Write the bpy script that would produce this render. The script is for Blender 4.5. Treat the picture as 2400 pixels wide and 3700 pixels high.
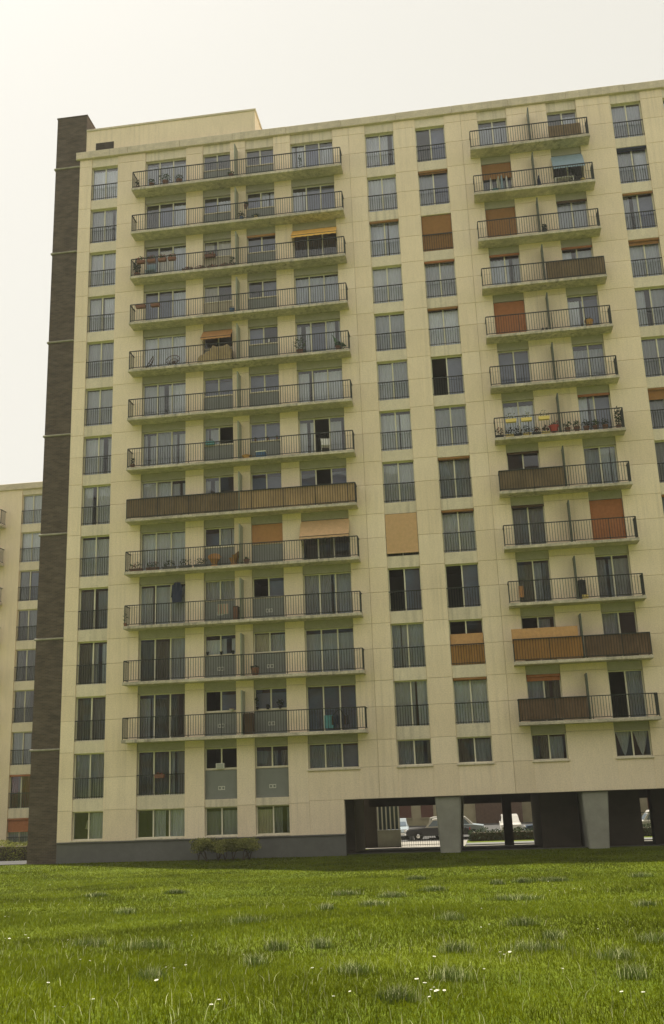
import bpy, bmesh, math, random
import numpy as np
from mathutils import Vector, Matrix
for o in list(bpy.data.objects): bpy.data.objects.remove(o)
S = bpy.context.scene
COL = S.collection
rnd = random.Random(7)

# ------------------------------------------------------------------ camera
cam_d = bpy.data.cameras.new('camera'); cam = bpy.data.objects.new('camera', cam_d); COL.objects.link(cam)
cam_d.sensor_fit = 'VERTICAL'; cam_d.sensor_height = 36; cam_d.lens = 34.463; cam_d.clip_start = .1; cam_d.clip_end = 4000
CAMP = Vector((19.5893, -47.247, 3.6532))
pitch, roll, yaw = .2646, -.0383, .1333
cam.matrix_world = Matrix.Translation(CAMP) @ (Matrix.Rotation(yaw, 4, 'Z') @ Matrix.Rotation(math.pi/2+pitch, 4, 'X') @ Matrix.Rotation(roll, 4, 'Z'))
S.camera = cam

# ------------------------------------------------------------------ sky, sun, exposure
SUN_DIR = Vector((-16, 9.3, 41)).normalized()          # towards the sun: high, behind the block and to the left
w = bpy.data.worlds.new('World'); S.world = w; w.use_nodes = True
nt = w.node_tree; nt.nodes.clear()
sky = nt.nodes.new('ShaderNodeTexSky'); sky.sky_type = 'NISHITA'; sky.sun_disc = False
sky.sun_elevation = math.asin(SUN_DIR.z); sky.sun_rotation = math.atan2(SUN_DIR.x, SUN_DIR.y)
sky.air_density = 1.0; sky.dust_density = 6.0; sky.ozone_density = 1.0; sky.altitude = 0
hs = nt.nodes.new('ShaderNodeHueSaturation'); hs.inputs['Saturation'].default_value = .30
haze_mix = nt.nodes.new('ShaderNodeMix'); haze_mix.data_type = 'RGBA'; haze_mix.inputs[0].default_value = .65
haze_mix.inputs[7].default_value = (10.6, 10.2, 8.9, 1)    # an even white veil of high cloud over the whole sky
bg = nt.nodes.new('ShaderNodeBackground'); bg.inputs[1].default_value = .060
wo = nt.nodes.new('ShaderNodeOutputWorld')
nt.links.new(sky.outputs[0], hs.inputs['Color']); nt.links.new(hs.outputs[0], haze_mix.inputs[6])
nt.links.new(haze_mix.outputs[2], bg.inputs[0]); nt.links.new(bg.outputs[0], wo.inputs[0])
sl = bpy.data.lights.new('sun', 'SUN'); sl.energy = 5.0; sl.angle = math.radians(.53); sl.color = (1, .95, .84)
so = bpy.data.objects.new('sun', sl); COL.objects.link(so); so.rotation_euler = (-SUN_DIR).to_track_quat('-Z', 'Y').to_euler()
S.view_settings.view_transform = 'Standard'; S.view_settings.look = 'None'; S.view_settings.gamma = 1
S.view_settings.use_curve_mapping = False; S.view_settings.exposure = .80

# ------------------------------------------------------------------ materials
MATS = {}
def new_mat(name):
    m = bpy.data.materials.new(name); m.use_nodes = True; MATS[name] = m
    return m, m.node_tree, m.node_tree.nodes['Principled BSDF']
def mat(name, col, rough=.8, var=.12, scale=3.0, bump=0.0, bscale=40, spec=.3, stretch=(1, 1, 1), var2=0, scale2=.4, metallic=0, obj_var=0, speck=0, streak=0):
    """colour with two scales of noise in world space, optional relief"""
    m, t, b = new_mat(name)
    b.inputs['Roughness'].default_value = rough; b.inputs['Specular IOR Level'].default_value = spec; b.inputs['Metallic'].default_value = metallic
    geo = t.nodes.new('ShaderNodeNewGeometry')
    mp = t.nodes.new('ShaderNodeMapping'); mp.inputs['Scale'].default_value = stretch
    t.links.new(geo.outputs['Position'], mp.inputs[0])
    n = t.nodes.new('ShaderNodeTexNoise'); n.inputs['Scale'].default_value = scale; n.inputs['Detail'].default_value = 6; n.inputs['Roughness'].default_value = .65
    t.links.new(mp.outputs[0], n.inputs[0])
    r = t.nodes.new('ShaderNodeMapRange'); r.inputs[1].default_value = .25; r.inputs[2].default_value = .75
    r.inputs[3].default_value = 1-var; r.inputs[4].default_value = 1+var
    t.links.new(n.outputs[0], r.inputs[0]); last = r.outputs[0]
    if var2:
        n2 = t.nodes.new('ShaderNodeTexNoise'); n2.inputs['Scale'].default_value = scale2; n2.inputs['Detail'].default_value = 4
        t.links.new(geo.outputs['Position'], n2.inputs[0])
        r2 = t.nodes.new('ShaderNodeMapRange'); r2.inputs[1].default_value = .3; r2.inputs[2].default_value = .7
        r2.inputs[3].default_value = 1-var2; r2.inputs[4].default_value = 1+var2
        t.links.new(n2.outputs[0], r2.inputs[0])
        mm = t.nodes.new('ShaderNodeMath'); mm.operation = 'MULTIPLY'
        t.links.new(last, mm.inputs[0]); t.links.new(r2.outputs[0], mm.inputs[1]); last = mm.outputs[0]
    def mul(a, b_):
        q = t.nodes.new('ShaderNodeMath'); q.operation = 'MULTIPLY'; t.links.new(a, q.inputs[0]); t.links.new(b_, q.inputs[1]); return q.outputs[0]
    def rng(sock, lo, hi, f0=.3, f1=.7):
        q = t.nodes.new('ShaderNodeMapRange'); q.inputs[1].default_value = f0; q.inputs[2].default_value = f1; q.inputs[3].default_value = lo; q.inputs[4].default_value = hi
        t.links.new(sock, q.inputs[0]); return q.outputs[0]
    if obj_var:
        oi = t.nodes.new('ShaderNodeObjectInfo'); last = mul(last, rng(oi.outputs['Random'], 1-obj_var, 1+obj_var, 0, 1))
    if speck:
        n3 = t.nodes.new('ShaderNodeTexNoise'); n3.inputs['Scale'].default_value = 16; n3.inputs['Detail'].default_value = 3
        t.links.new(geo.outputs['Position'], n3.inputs[0]); last = mul(last, rng(n3.outputs[0], 1-speck, 1+speck, .35, .65))
    if streak:
        m4 = t.nodes.new('ShaderNodeMapping'); m4.inputs['Scale'].default_value = (5, 5, .12); t.links.new(geo.outputs['Position'], m4.inputs[0])
        n4 = t.nodes.new('ShaderNodeTexNoise'); n4.inputs['Scale'].default_value = 1; n4.inputs['Detail'].default_value = 3; t.links.new(m4.outputs[0], n4.inputs[0])
        n5 = t.nodes.new('ShaderNodeTexNoise'); n5.inputs['Scale'].default_value = .22; n5.inputs['Detail'].default_value = 3; t.links.new(geo.outputs['Position'], n5.inputs[0])
        k4 = mul(rng(n4.outputs[0], 0, 1, .48, .72), rng(n5.outputs[0], 0, streak, .42, .6))
        q = t.nodes.new('ShaderNodeMath'); q.operation = 'SUBTRACT'; q.inputs[0].default_value = 1; t.links.new(k4, q.inputs[1]); last = mul(last, q.outputs[0])
    vm = t.nodes.new('ShaderNodeVectorMath'); vm.operation = 'SCALE'; vm.inputs[0].default_value = col
    t.links.new(last, vm.inputs['Scale']); t.links.new(vm.outputs[0], b.inputs['Base Color'])
    if bump:
        nb = t.nodes.new('ShaderNodeTexNoise'); nb.inputs['Scale'].default_value = bscale; nb.inputs['Detail'].default_value = 3
        t.links.new(geo.outputs['Position'], nb.inputs[0])
        bp = t.nodes.new('ShaderNodeBump'); bp.inputs['Strength'].default_value = bump; bp.inputs['Distance'].default_value = .02
        t.links.new(nb.outputs[0], bp.inputs['Height']); t.links.new(bp.outputs[0], b.inputs['Normal'])
    return m
CREAM = (.89, .745, .565)
mat('facade', CREAM, .85, .05, 2.6, .25, 60, .2, (2.2, 2.2, .55), .06, .35, obj_var=.035, speck=.06, streak=.13)
mat('facade_b', (.865, .72, .54), .85, .05, 2.6, .25, 60, .2, (2.2, 2.2, .55), .06, .35, obj_var=.035, speck=.06, streak=.13)
mat('facade_c', (.90, .76, .585), .85, .05, 2.6, .25, 60, .2, (2.2, 2.2, .55), .06, .35, obj_var=.035, speck=.06, streak=.13)
mat('joint', (.58, .50, .37), .9, .1)
mat('spandrel', (.76, .67, .53), .85, .08, 3, .2, 70, .2, (1, 1, .5), .06, obj_var=.04, speck=.06, streak=.25)
mat('lintel', (.40, .375, .315), .85, .10, 3, .2, 70, .2, obj_var=.06, speck=.06)  # shade under the balcony slabs is put into this darker tone
mat('concrete', (.66, .575, .45), .9, .15, 2.4, .4, 50, .2, (1, 1, 2), .10, .6, speck=.08, streak=.14)
mat('slab', (.54, .485, .395), .9, .32, 3.4, .4, 50, .2, (1, 1, 2), .16, .7, speck=.12, streak=.5)
mat('band', (.34, .315, .25), .9, .3, 3, .3, 50)
mat('plinth', (.15, .15, .14), .85, .12, 2.5, .3, 80, .2, (1, 1, 1), .08)
mat('panel_grey', (.23, .24, .225), .6, .06, 3)
mat('panel_warm', (.42, .37, .27), .7, .06, 3)
mat('frame', (.74, .70, .56), .5, .06, 4)
mat('frame_dark', (.30, .30, .26), .5, .06, 4)
mat('rail', (.030, .036, .030), .55, .2, 5)
mat('screen_green', (.075, .095, .075), .5, .1, 5)
mat('screen_pale', (.27, .29, .22), .4, .1, 5)
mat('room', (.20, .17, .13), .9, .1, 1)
mat('sheer', (.80, .82, .86), .9, .10, 5, 0, 40, .1, (1, 1, .1), .10, .5, obj_var=.27)
mat('sheer_b', (.64, .67, .73), .9, .12, 5, 0, 40, .1, (1, 1, .1), .10, .5, obj_var=.27)
mat('sheer_cream', (.74, .69, .54), .9, .12, 5, 0, 40, .1, (1, 1, .1), obj_var=.27)
mat('drape_dark', (.19, .19, .15), .9, .25, 5, 0, 40, .1, (1, 1, .1), obj_var=.27)
mat('drape_grey', (.36, .37, .40), .9, .2, 5, 0, 40, .1, (1, 1, .1), obj_var=.27)
mat('sky_reflection', (.22, .245, .36), .7, .12, 2, 0, 40, .3, obj_var=.27)  # sky reflection put into the colour of a sheet behind the glass
mat('drape_red', (.20, .045, .03), .9, .2, 5)
mat('canvas_brown', (.33, .165, .055), .85, .15, 6)
mat('canvas_red', (.42, .165, .065), .85, .15, 6)
mat('canvas_orange', (.52, .27, .11), .85, .12, 6)
mat('canvas_peach', (.66, .43, .24), .85, .12, 6)
mat('canvas_yellow', (.85, .50, .12), .85, .10, 6)
mat('canvas_blue', (.28, .38, .46), .8, .10, 6)
mat('reed_dark', (.25, .18, .11), .9, .45, 9, 0, 40, .1, (6, 6, .2), .2, 1.2)
mat('reed_light', (.50, .35, .20), .9, .35, 9, 0, 40, .1, (6, 6, .2), .15, 1.2)
mat('reed_orange', (.45, .235, .075), .9, .35, 9, 0, 40, .1, (6, 6, .2), .12, 1.2)
mat('reed_red', (.21, .135, .085), .9, .5, 9, 0, 40, .1, (6, 6, .2), .2, 1.2)
mat('board_orange', (.58, .33, .15), .85, .15, 8)
mat('terracotta', (.20, .095, .06), .85, .2, 8)
mat('rattan', (.45, .24, .08), .8, .2, 20)
mat('wood_dark', (.10, .06, .035), .7, .25, 8, 0, 40, .2, (8, 8, 1))
mat('black', (.02, .02, .022), .6, .2, 5)
mat('white', (.75, .74, .68), .6, .05, 5)
mat('yellow', (.80, .62, .20), .6, .08, 5)
mat('blue', (.07, .14, .28), .7, .15, 6)
mat('navy', (.025, .035, .075), .85, .2, 6)
mat('tarp', (.44, .33, .17), .8, .2, 4)
mat('green_cloth', (.10, .20, .10), .8, .15, 5)
mat('turquoise', (.12, .34, .36), .8, .15, 6)
mat('pink', (.62, .36, .30), .85, .15, 14)
mat('asphalt', (.07, .068, .064), .95, .15, 4, .2, 60)
mat('paving', (.24, .22, .185), .9, .15, 3, .2, 60)
mat('floor_dark', (.10, .095, .085), .9, .2, 2)
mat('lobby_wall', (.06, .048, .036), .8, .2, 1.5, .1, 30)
mat('pilotis', (.31, .305, .26), .9, .15, 2, .3, 60, .2, (1, 1, 1), .1)
mat('car_black', (.012, .013, .018), .25, .05, 2, 0, 40, .5)
mat('car_white', (.38, .365, .33), .3, .05, 2, 0, 40, .5)
mat('car_pale', (.26, .30, .32), .3, .05, 2, 0, 40, .5)
mat('car_navy', (.03, .045, .07), .3, .05, 2, 0, 40, .5)
mat('tyre', (.02, .02, .02), .9, .1)
mat('chrome', (.7, .7, .7), .2, .03, 3, 0, 40, .5, metallic=1)
mat('car_glass', (.10, .13, .16), .05, .02, 3, 0, 40, .6)
mat('lamp_red', (.5, .03, .02), .3, .05)
mat('brown_shutter', (.11, .045, .03), .8, .15, 5)
mat('rear_brick', (.12, .075, .055), .9, .2, 5)
mat('rear_cream', (.36, .32, .22), .85, .12, 2)
mat('bark', (.075, .06, .04), .95, .3, 12, .4, 40)
mat('soil', (.07, .055, .035), .95, .25, 6)
mat('flower_red', (.38, .06, .05), .7, .1, 10)
mat('flower_white', (.52, .51, .41), .8, .05, 10)
mat('stem', (.10, .16, .03), .8, .1, 10)

def leaf_mat(name, c1, c2, trans=.25, scale=1.2, rough=.55):
    m, t, b = new_mat(name)
    geo = t.nodes.new('ShaderNodeNewGeometry')
    mixc = t.nodes.new('ShaderNodeMix'); mixc.data_type = 'RGBA'
    mixc.inputs[6].default_value = (*c1, 1); mixc.inputs[7].default_value = (*c2, 1)
    t.links.new(geo.outputs['Random Per Island'], mixc.inputs[0])
    n = t.nodes.new('ShaderNodeTexNoise'); n.inputs['Scale'].default_value = scale; n.inputs['Detail'].default_value = 4
    t.links.new(geo.outputs['Position'], n.inputs[0])
    r = t.nodes.new('ShaderNodeMapRange'); r.inputs[1].default_value = .3; r.inputs[2].default_value = .7; r.inputs[3].default_value = .62; r.inputs[4].default_value = 1.38
    t.links.new(n.outputs[0], r.inputs[0])
    vm = t.nodes.new('ShaderNodeVectorMath'); vm.operation = 'SCALE'
    t.links.new(mixc.outputs[2], vm.inputs[0]); t.links.new(r.outputs[0], vm.inputs['Scale'])
    t.links.new(vm.outputs[0], b.inputs['Base Color'])
    b.inputs['Roughness'].default_value = rough; b.inputs['Specular IOR Level'].default_value = .06
    tr = t.nodes.new('ShaderNodeBsdfTranslucent'); t.links.new(vm.outputs[0], tr.inputs[0])
    mx = t.nodes.new('ShaderNodeMixShader'); mx.inputs[0].default_value = trans
    out = t.nodes['Material Output']
    t.links.new(b.outputs[0], mx.inputs[1]); t.links.new(tr.outputs[0], mx.inputs[2]); t.links.new(mx.outputs[0], out.inputs[0])
    return m
leaf_mat('grass_blade', (.082, .108, .003), (.135, .158, .005), .50, .45)
leaf_mat('tuft_blade', (.066, .098, .012), (.12, .155, .04), .55, 1.0, .4)  # darker than the lawn: shading low in the tufts is put in
leaf_mat('pale_blade', (.34, .36, .16), (.52, .52, .30), .6, 1.0, .4)
leaf_mat('bush_leaf', (.20, .215, .06), (.34, .335, .11), .35, 2.0)
leaf_mat('hedge_leaf', (.15, .17, .035), (.25, .25, .06), .3, 2.0)
leaf_mat('plant_leaf', (.035, .07, .02), (.08, .12, .035), .25, 3.0)
leaf_mat('dark_leaf', (.02, .035, .015), (.045, .06, .025), .2, 2.0)

def ground_mat():
    m, t, b = new_mat('lawn_soil')
    geo = t.nodes.new('ShaderNodeNewGeometry')
    n = t.nodes.new('ShaderNodeTexNoise'); n.inputs['Scale'].default_value = .35; n.inputs['Detail'].default_value = 8; n.inputs['Roughness'].default_value = .7
    t.links.new(geo.outputs['Position'], n.inputs[0])
    n2 = t.nodes.new('ShaderNodeTexNoise'); n2.inputs['Scale'].default_value = 25; n2.inputs['Detail'].default_value = 4
    t.links.new(geo.outputs['Position'], n2.inputs[0])
    cr = t.nodes.new('ShaderNodeValToRGB'); e = cr.color_ramp.elements
    e[0].position = .3; e[0].color = (.064, .096, .005, 1); e[1].position = .7; e[1].color = (.120, .145, .008, 1)
    t.links.new(n.outputs[0], cr.inputs[0])
    r = t.nodes.new('ShaderNodeMapRange'); r.inputs[1].default_value = .3; r.inputs[2].default_value = .7; r.inputs[3].default_value = .55; r.inputs[4].default_value = 1.2
    t.links.new(n2.outputs[0], r.inputs[0])
    vm = t.nodes.new('ShaderNodeVectorMath'); vm.operation = 'SCALE'
    t.links.new(cr.outputs[0], vm.inputs[0]); t.links.new(r.outputs[0], vm.inputs['Scale']); t.links.new(vm.outputs[0], b.inputs['Base Color'])
    b.inputs['Roughness'].default_value = .95; b.inputs['Specular IOR Level'].default_value = .1
    bp = t.nodes.new('ShaderNodeBump'); bp.inputs['Strength'].default_value = .6; bp.inputs['Distance'].default_value = .05
    t.links.new(n2.outputs[0], bp.inputs['Height']); t.links.new(bp.outputs[0], b.inputs['Normal'])
ground_mat()

def brick_mat():
    m, t, b = new_mat('brick')
    geo = t.nodes.new('ShaderNodeNewGeometry')
    sp = t.nodes.new('ShaderNodeSeparateXYZ'); t.links.new(geo.outputs['Position'], sp.inputs[0])
    ad = t.nodes.new('ShaderNodeMath'); t.links.new(sp.outputs[0], ad.inputs[0]); t.links.new(sp.outputs[1], ad.inputs[1])
    cb = t.nodes.new('ShaderNodeCombineXYZ'); t.links.new(ad.outputs[0], cb.inputs[0]); t.links.new(sp.outputs[2], cb.inputs[1])
    br = t.nodes.new('ShaderNodeTexBrick'); br.inputs['Scale'].default_value = 1; br.inputs['Brick Width'].default_value = .235; br.inputs['Row Height'].default_value = .075
    br.inputs['Mortar Size'].default_value = .008; br.inputs['Color1'].default_value = (.112, .083, .058, 1); br.inputs['Color2'].default_value = (.076, .057, .042, 1); br.inputs['Mortar'].default_value = (.12, .105, .085, 1)
    t.links.new(cb.outputs[0], br.inputs[0])
    n = t.nodes.new('ShaderNodeTexNoise'); n.inputs['Scale'].default_value = 1.3; n.inputs['Detail'].default_value = 6
    mp = t.nodes.new('ShaderNodeMapping'); mp.inputs['Scale'].default_value = (1, 1, 3); t.links.new(geo.outputs['Position'], mp.inputs[0]); t.links.new(mp.outputs[0], n.inputs[0])
    r = t.nodes.new('ShaderNodeMapRange'); r.inputs[1].default_value = .3; r.inputs[2].default_value = .7; r.inputs[3].default_value = .7; r.inputs[4].default_value = 1.35
    t.links.new(n.outputs[0], r.inputs[0])
    vm = t.nodes.new('ShaderNodeVectorMath'); vm.operation = 'SCALE'; t.links.new(br.outputs[0], vm.inputs[0]); t.links.new(r.outputs[0], vm.inputs['Scale'])
    t.links.new(vm.outputs[0], b.inputs['Base Color']); b.inputs['Roughness'].default_value = .9; b.inputs['Specular IOR Level'].default_value = .2
    bp = t.nodes.new('ShaderNodeBump'); bp.inputs['Strength'].default_value = .5; bp.inputs['Distance'].default_value = .01; bp.invert = True
    t.links.new(br.outputs['Fac'], bp.inputs['Height']); t.links.new(bp.outputs[0], b.inputs['Normal'])
brick_mat()

def glass_mat():
    m, t, b = new_mat('glass'); t.nodes.remove(b)
    out = t.nodes['Material Output']
    tr = t.nodes.new('ShaderNodeBsdfTransparent'); tr.inputs[0].default_value = (.96, .965, .975, 1)
    gl = t.nodes.new('ShaderNodeBsdfGlossy'); gl.inputs['Roughness'].default_value = .01; gl.inputs[0].default_value = (.95, .97, 1, 1)
    geo = t.nodes.new('ShaderNodeNewGeometry')
    n = t.nodes.new('ShaderNodeTexNoise'); n.inputs['Scale'].default_value = 1.1; n.inputs['Detail'].default_value = 1
    t.links.new(geo.outputs['Position'], n.inputs[0])
    bp = t.nodes.new('ShaderNodeBump'); bp.inputs['Strength'].default_value = .06; bp.inputs['Distance'].default_value = .05
    t.links.new(n.outputs[0], bp.inputs['Height']); t.links.new(bp.outputs[0], gl.inputs['Normal'])
    fr = t.nodes.new('ShaderNodeFresnel'); fr.inputs[0].default_value = 1.5
    mx = t.nodes.new('ShaderNodeMixShader')
    t.links.new(fr.outputs[0], mx.inputs[0]); t.links.new(tr.outputs[0], mx.inputs[1]); t.links.new(gl.outputs[0], mx.inputs[2]); t.links.new(mx.outputs[0], out.inputs[0])
glass_mat()

# ------------------------------------------------------------------ mesh helpers
class MB:
    def __init__(s): s.v = []; s.f = []
    def box(s, x0, x1, y0, y1, z0, z1):
        n = len(s.v); s.v += [(x, y, z) for z in (z0, z1) for y in (y0, y1) for x in (x0, x1)]
        s.f += [tuple(n+i for i in q) for q in ((0, 2, 3, 1), (4, 5, 7, 6), (0, 1, 5, 4), (2, 6, 7, 3), (0, 4, 6, 2), (1, 3, 7, 5))]
        return s
    def chamfer(s, x0, x1, y0, y1, z0, z1, c=.012):
        """box whose front (low y) edges are chamfered"""
        n = len(s.v)
        s.v += [(x0, y1, z0), (x1, y1, z0), (x1, y1, z1), (x0, y1, z1), (x0, y0+c, z0), (x1, y0+c, z0), (x1, y0+c, z1), (x0, y0+c, z1),
                (x0+c, y0, z0+c), (x1-c, y0, z0+c), (x1-c, y0, z1-c), (x0+c, y0, z1-c)]
        for a, b in ((0, 4), (4, 8)):
            for i in range(4):
                j = (i+1) % 4; s.f.append((n+a+i, n+a+j, n+b+j, n+b+i))
        s.f += [(n+8, n+9, n+10, n+11), (n+3, n+2, n+1, n)]
        return s
    def prism(s, pts, a, b, axis='y'):
        """pts 2-D outline extruded a..b along axis"""
        n = len(s.v); k = len(pts)
        for t in (a, b):
            for p in pts:
                s.v.append((p[0], t, p[1]) if axis == 'y' else ((t, p[0], p[1]) if axis == 'x' else (p[0], p[1], t)))
        for i in range(k):
            j = (i+1) % k; s.f.append((n+i, n+j, n+k+j, n+k+i))
        s.f += [tuple(n+i for i in reversed(range(k))), tuple(n+k+i for i in range(k))]
        return s
    def tube(s, p, q, r0, r1=None, k=6):
        r1 = r0 if r1 is None else r1
        p = Vector(p); q = Vector(q); d = (q-p).normalized()
        u = d.orthogonal().normalized(); v = d.cross(u); n = len(s.v)
        for c, r in ((p, r0), (q, r1)):
            for i in range(k):
                a = 2*math.pi*i/k; s.v.append(tuple(c+u*math.cos(a)*r+v*math.sin(a)*r))
        for i in range(k):
            j = (i+1) % k; s.f.append((n+i, n+j, n+k+j, n+k+i))
        s.f += [tuple(n+i for i in reversed(range(k))), tuple(n+k+i for i in range(k))]
        return s
    def ring(s, c, R, r, axis, k=16, m=5):
        ax = Vector(axis).normalized(); u = ax.orthogonal().normalized(); v = ax.cross(u); n = len(s.v); c = Vector(c)
        for i in range(k):
            a = 2*math.pi*i/k; d = u*math.cos(a)+v*math.sin(a)
            for j in range(m):
                b = 2*math.pi*j/m; s.v.append(tuple(c+d*(R+r*math.cos(b))+ax*r*math.sin(b)))
        for i in range(k):
            for j in range(m):
                i2 = (i+1) % k; j2 = (j+1) % m; s.f.append((n+i*m+j, n+i2*m+j, n+i2*m+j2, n+i*m+j2))
        return s
    def lathe(s, prof, cx=0, cy=0, k=12):
        n = len(s.v)
        for r, z in prof:
            for i in range(k):
                a = 2*math.pi*i/k; s.v.append((cx+r*math.cos(a), cy+r*math.sin(a), z))
        for l in range(len(prof)-1):
            for i in range(k):
                j = (i+1) % k; s.f.append((n+l*k+i, n+l*k+j, n+(l+1)*k+j, n+(l+1)*k+i))
        s.f += [tuple(n+i for i in reversed(range(k))), tuple(n+(len(prof)-1)*k+i for i in range(k))]
        return s
    def sheet(s, fn, nu, nv, thick=None):
        n = len(s.v)
        for i in range(nu+1):
            for j in range(nv+1): s.v.append(tuple(fn(i/nu, j/nv)))
        for i in range(nu):
            for j in range(nv):
                a = n+i*(nv+1)+j; s.f.append((a, a+nv+1, a+nv+2, a+1))
        return s
    def leaves(s, c, rx, ry, rz, num, size, rg=rnd, shell=.0, up=.3):
        for _ in range(num):
            while True:
                p = Vector((rg.uniform(-1, 1), rg.uniform(-1, 1), rg.uniform(-1, 1)))
                if shell <= p.length <= 1: break
            p = Vector((c[0]+p.x*rx, c[1]+p.y*ry, c[2]+p.z*rz))
            d = Vector((rg.gauss(0, 1), rg.gauss(0, 1), rg.gauss(0, 1)+up)).normalized(); u = d.orthogonal().normalized(); u.rotate(Matrix.Rotation(rg.uniform(0, 6.28), 3, d)); v = d.cross(u)
            L = size*rg.uniform(.6, 1.3); W = L*.45; n = len(s.v)
            s.v += [tuple(p-u*L), tuple(p+v*W), tuple(p+u*L), tuple(p-v*W)]; s.f.append((n, n+1, n+2, n+3))
        return s
    def mesh(s, name):
        m = bpy.data.meshes.new(name); m.from_pydata(s.v, [], s.f); m.update(); return m
    def build(s, name, material, parent=None, smooth=False, loc=None):
        m = s.mesh(name); m.materials.append(MATS[material])
        if smooth:
            for p in m.polygons: p.use_smooth = True
        return link(name, m, parent, loc)
def link(name, data, parent=None, loc=None):
    o = bpy.data.objects.new(name, data); COL.objects.link(o)
    if parent is not None: o.parent = parent
    if loc is not None: o.location = loc
    return o
def tag(o, label=None, cat=None, group=None, kind=None):
    if label: o['label'] = label
    if cat: o['category'] = cat
    if group: o['group'] = group
    if kind: o['kind'] = kind
    return o
def thing(name, label, cat, loc=(0, 0, 0), group=None, rz=0):
    o = link(name, None, None, loc); o.rotation_euler.z = rz; return tag(o, label, cat, group)
MC = {}
def shared(key, fn, material):
    if key not in MC:
        m = fn().mesh(str(key[0])); m.materials.append(MATS[material]); MC[key] = m
    return MC[key]

# ------------------------------------------------------------------ ground
def gz(x, y):
    if y <= 0:
        t = -y
        z = .17 + 1.88*(min(t, 44)/40)**1.63 + (0 if t < 44 else (t-44)*.02)
        k = min(1, t/8)
        return z + k*.045*math.sin(x*.42+y*.21+.6)*math.cos(x*.17-y*.33)
    if x < -2.3: return .17 - .02*min(y, 20)
    if y < 1: return .165
    if y < 11.5: return .165-.515*(y-1)/10.5
    if y < 24: return -.35-.45*(y-11.5)/12.5
    return -.8
def axis_pts(a, b, fine0, fine1, st, coarse):
    p = list(np.arange(a, fine0, coarse))+list(np.arange(fine0, fine1, st))+list(np.arange(fine1, b+coarse, coarse)); return p
xs = [-900, -400, -200, -120]+axis_pts(-80, 110, -30, 60, 1.5, 10)+[200, 400, 900]
ys = [-900, -400, -200, -120]+axis_pts(-80, 60, -50, 30, 1.5, 10)+[100, 200, 400, 900]
g = MB()
for x in xs:
    for y in ys: g.v.append((x, y, gz(x, y)))
ny = len(ys)
for i in range(len(xs)-1):
    for j in range(ny-1):
        a = i*ny+j; g.f.append((a, a+ny, a+ny+1, a+1))
ground = g.build('ground', 'lawn_soil', smooth=True); tag(ground, kind='structure')

# ------------------------------------------------------------------ the main block
H = 2.75
NF = 14
B = thing('apartment_building', 'cream fourteen storey apartment block with stacked balconies and brick corner pier', 'building', (0, 0, 0))
WIN = {'A': (0, 1.58), 'W1': (3.22, 5.63), 'W2': (6.6, 8.2), 'W3': (9.08, 10.70), 'W4': (11.66, 14.08), 'C': (15.89, 17.50), 'D': (18.70, 20.32), 'E': (22.13, 23.72), 'H': (25.87, 27.46), 'G': (29.28, 30.85), 'J': (32.0, 33.6)}
ORDER = ['A', 'W1', 'W2', 'W3', 'W4', 'C', 'D', 'E', 'H', 'G', 'J']
XE = 42.0                    # the block runs on past the frame to here
OPEN = {}                    # (col, floor) -> z0, z1 of the opening
for c in ORDER:
    for F in range(NF):
        b = F*H
        if c in ('W1', 'W2', 'W3', 'W4', 'E', 'H'): z0, z1 = b+.285, b+2.48
        else: z0, z1 = b+.34, b+2.5
        if F == 0: z0, z1 = 1.2, 2.51
        if F == 0 and c not in ('A', 'W1', 'W2', 'W3'): continue
        if F == 1:
            if c == 'W1': z0, z1 = 3.13, 5.23
            elif c in ('W2', 'W3'): z0, z1 = 2.87, 5.25
            elif c != 'A': z0, z1 = 4.08, 5.25
        OPEN[c, F] = (z0, z1)

# wall core: one mesh with the openings left free; panels clad it
ZB = 2.65; ZT = 38.8; RET = .05; BK = .34
core = MB()
edges = [(-.72, 0)]+[(WIN[a][1], WIN[b][0]) for a, b in zip(ORDER, ORDER[1:])]+[(WIN['J'][1], XE)]
for i, (a, b) in enumerate(edges):
    z0 = ZB if a > 13 else 1.12
    if a < 14 and b > 14:
        core.box(a, b, RET, BK, ZB, ZT)
    else: core.box(a, b, RET, BK, z0, ZT)
wall = core.build('wall', 'joint', B)
JOINT = .014
def panel(x0, x1, z0, z1, k):
    w_, h_ = round(x1-x0, 3), round(z1-z0, 3); mt = ('facade', 'facade', 'facade_b', 'facade_c')[k % 4]
    m = shared(('panel', w_, h_, mt), lambda: MB().chamfer(0, w_, 0, RET, 0, h_, .006), mt)
    link('panel', m, wall, (x0, 0, z0))
k = 0
for (a, b) in edges:
    two = (a, b) in (edges[5], edges[7])
    narrow = (a, b) in (edges[2], edges[3], edges[4], edges[8])
    zlist = []
    for F in range(-1, NF+1):
        if not narrow: zlist.append(F*H+1.33)
        zlist.append(F*H+2.56)
    lo = ZB if a > 13.9 else 1.12
    zz = [lo]+[z for z in sorted(zlist) if lo+.3 < z < ZT-.3]+[ZT]
    if b == XE:
        zz = [ZB, ZT]
    cuts = [a]+([(a+b)/2] if two else [])+[b]
    for xa, xb in zip(cuts, cuts[1:]):
        for za, zb in zip(zz, zz[1:]):
            xx0 = xa if xa == a else xa+JOINT/2; xx1 = xb if xb == b else xb-JOINT/2
            if b < 33 or True:
                panel(xx0, xx1, za+JOINT/2, zb-JOINT/2, rnd.randrange(99)); k += 1
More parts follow.
